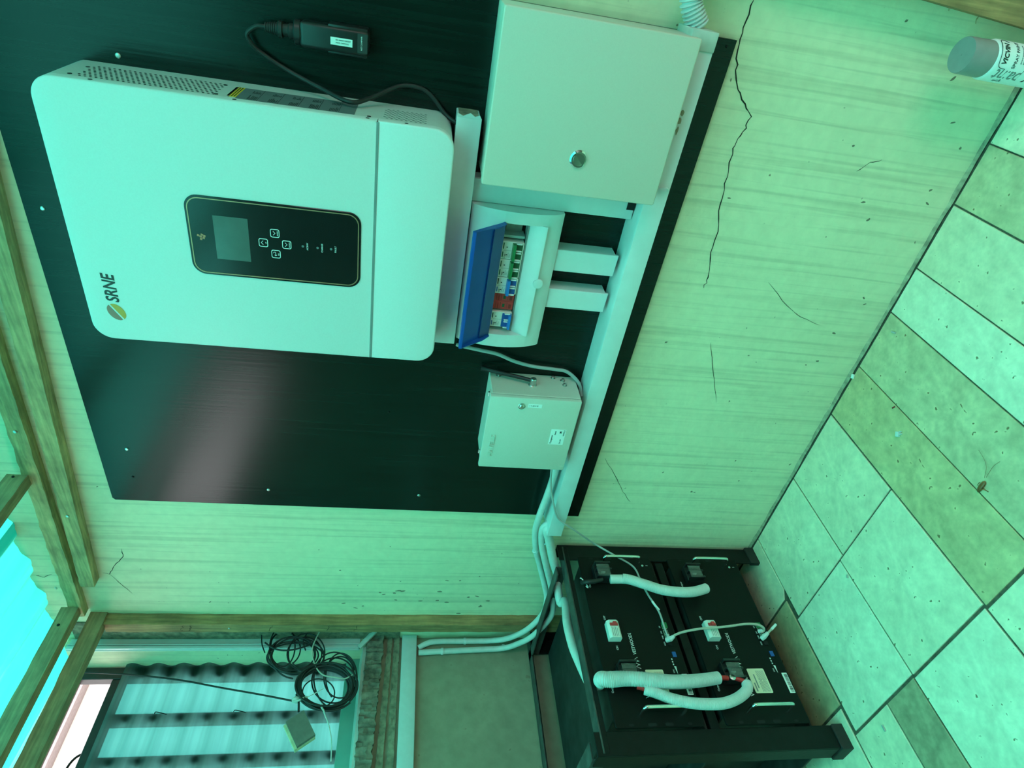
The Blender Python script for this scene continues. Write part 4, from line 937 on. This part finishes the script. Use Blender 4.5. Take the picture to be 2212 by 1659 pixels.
# small box hanging from the coil
c0, c1, c2, c3 = at(656,1534,x=-.045), at(681,1586,x=-.040), at(640,1613,x=-.040), at(617,1559,x=-.045)
hb = thing('hanging_box', 'small square grey box with pale side hanging below the cable coil', 'box', tuple(c2))
e1 = (c1-c0); e2 = (c3-c0); nn = e1.cross(e2).normalized(); nn = nn if nn.x > 0 else -nn
MB().prism([(0,0), (1,0), (1,1), (0,1)], c0, e1, e2, -nn, .010).build('front_plate', M_greyboard, hb)
MB().prism([(.01,.02), (.99,.02), (.99,1.14), (.01,1.14)], c0-nn*.0101, e1, e2, -nn, .016).build('back_box', M_paledust, hb)

# ================================================================== SPRAY CAN
sc_ = V((1.7985, -.066, 0)); CR = .0325; CT = .203
can = thing('spray_can', 'white spray paint can with grey cap standing on floor by the wall', 'spray can', tuple(sc_))
MB().lathe([(.028, .0), (CR, .003), (CR, .152), (.0300, .158), (.0285, .159)], sc_, ZU, 40).build('can_body', M_spraylabel, can)
cap = MB().lathe([(.0296, .156), (.0298, .158), (.0292, CT-.002), (.0284, CT), (.0001, CT+.0002)], sc_, ZU, 40).build('cap', M_spraycap, can)
MB().lathe([(.0018, .0002), (.0014, .0009), (.0002, .0011)], sc_+V((0,0,CT)), ZU, 10).build('cap_dimple', M_spraycap, cap)
def curved_text(name, s, size, ang, z, m, up=True, sx=1.0, shear=0, bold=0, vert=False):
    me = text_mesh(s, size, (0,0,0), (1,0,0), (0,1,0), align='CENTER', depth=.0004, sx=sx, shear=shear, bold=bold)
    for v in me.vertices:
        x, y, w = v.co
        if vert: x, y = -y, x
        if not up: x, y = -x, -y
        a = ang+x/CR; r = CR+.0003+w
        v.co = sc_+V((r*math.sin(a), -r*math.cos(a), z+y))
    return obj_from_mesh(name, me, m, can)
F0 = math.radians(12)   # angle facing the camera
curved_text('brand_name', 'VICVIN', .0125, F0+.28, .143, M_ink, shear=.2, bold=.0004, sx=.9)
m = MB(); pts = [(-.024,-.008), (-.018,.009), (.022,.010), (.027,.002), (.022,-.006)]
ol = smooth([V((x, y, 0)) for x, y in pts], 6); m.tube([sc_+V(((CR+.0003)*math.sin(F0+.28+p.x/CR), -(CR+.0003)*math.cos(F0+.28+p.x/CR), .143+p.y)) for p in ol], .0005, 6); m.build('brand_outline', M_ink, can)
curved_text('label_words', 'SPRAY PAINT', .0085, F0+.36, .122, M_ink, sx=.95)
for i in range(4): curved_text('small_print', 'general purpose acrylic', .0035, F0+.40, .112-.005*i, M_inkgrey)
curved_text('side_words', 'paint', .033, F0-.80, .121, M_inkgrey, vert=True, up=True, shear=.1, sx=.80)
curved_text('side_words', 'spray', .033, F0-.80, .055, M_ink, vert=True, up=True, shear=.2, bold=.0006, sx=.80)
curved_text('side_words', 'acrylic', .008, F0-1.22, .128, M_inkgrey, vert=True, up=True, sx=.8)

# ================================================================== BITS ON THE FLOOR
# cockroach on its side
ro = V((1.1285, -.4395, .0035)); th = math.atan2(*( (at(2108,1060,z=0)-at(2126,1035,z=0)).yx ))
Mz = Matrix.Rotation(th, 4, 'Z')
def R_(x, y, z): return ro+(Mz @ V((x, y, z)))
rb = MB(); rb.lathe([(.0004, -.013), (.0026, -.0115), (.0048, -.006), (.0052, -.001), (.0047, .004), (.0042, .0065), (.0044, .009), (.0030, .0115), (.0014, .0135), (.0004, .0140)], ro, Mz @ V((-1,0,0)), 14)
for v in rb.bm.verts: v.co.z = ro.z+(v.co.z-ro.z)*.62
for k, x in enumerate((-.006, -.003, .001)):
    for sgn in (1,): rb.tube([R_(x, sgn*.003, .001), R_(x+.002-.002*k, sgn*.008, .005), R_(x+.004-.003*k, sgn*.0125, .0005), R_(x+.006-.004*k, sgn*.015, -.003)], .00045, 5)
    rb.tube([R_(x, -.003, 0), R_(x+.001, -.007, .0015), R_(x+.003-.002*k, -.0105, -.003)], .00045, 5)
for pts in ([(2126,1033),(2130,1015),(2129,1000),(2122,985),(2114,972)], [(2130,1032),(2137,1020),(2147,1006),(2160,997)]):
    rb.tube(smooth([at(u, v, z=.0035) for u, v in pts], 4), .00028, 5)
tag(rb.build('cockroach', M_roach), 'dead brown cockroach with long feelers on the yellowish floor tiles', 'insect')
pz = at(1939, 938, z=.004)
cp = thing('plastic_clip', 'small white plastic clip lying on the yellowish tile', 'plastic clip', tuple(pz-V((0,0,.004))))
m = MB(); m.box(-.006, .006, -.0045, .0045, -.0035, .0035, bev=.0012); bmesh.ops.transform(m.bm, matrix=Matrix.Translation(pz) @ Matrix.Rotation(.6, 4, 'Z'), verts=m.bm.verts); m.build('body', M_pvc, cp)
m = MB(); m.box(.005, .011, -.0040, -.0015, -.0030, .0020, bev=.0006); m.box(.005, .011, .0015, .0040, -.0030, .0020, bev=.0006); bmesh.ops.transform(m.bm, matrix=Matrix.Translation(pz) @ Matrix.Rotation(-.5, 4, 'Z'), verts=m.bm.verts); m.build('jaw', M_pvc, cp)
def bit(u, v, dims, rot, m, name, label, cat, bev=.0006):
    p = at(u, v, z=dims[2]/2+.0002); b = MB(); b.box(-dims[0]/2, dims[0]/2, -dims[1]/2, dims[1]/2, -dims[2]/2, dims[2]/2, bev=bev)
    bmesh.ops.transform(b.bm, matrix=Matrix.Translation(p) @ Matrix.Rotation(rot, 4, 'Z'), verts=b.bm.verts)
    return tag(b.build(name, m), label, cat)
bit(1842, 813, (.011,.008,.004), .4, M_sticker, 'plastic_scrap', 'tiny white plastic scrap by the wall on the yellowish tile', 'debris')
bit(1930, 718, (.012,.004,.004), 1.9, M_cablegrey, 'sleeve_scrap', 'short grey sleeve scrap on the yellowish tile nearest the wall', 'debris')
bit(1930, 880, (.009,.0035,.0015), -.5, M_brkred2, 'red_scrap', 'tiny dark red scrap lying on a tile joint', 'debris')
bit(1909, 1573, (.013,.004,.004), 1.5, M_cablegrey, 'grey_scrap', 'short grey sleeve scrap on the floor beside the rack foot', 'debris')
bit(1830, 1245, (.008,.005,.004), .8, M_cabletan, 'crumb', 'pale crumb on the tile joint in front of the rack', 'debris')
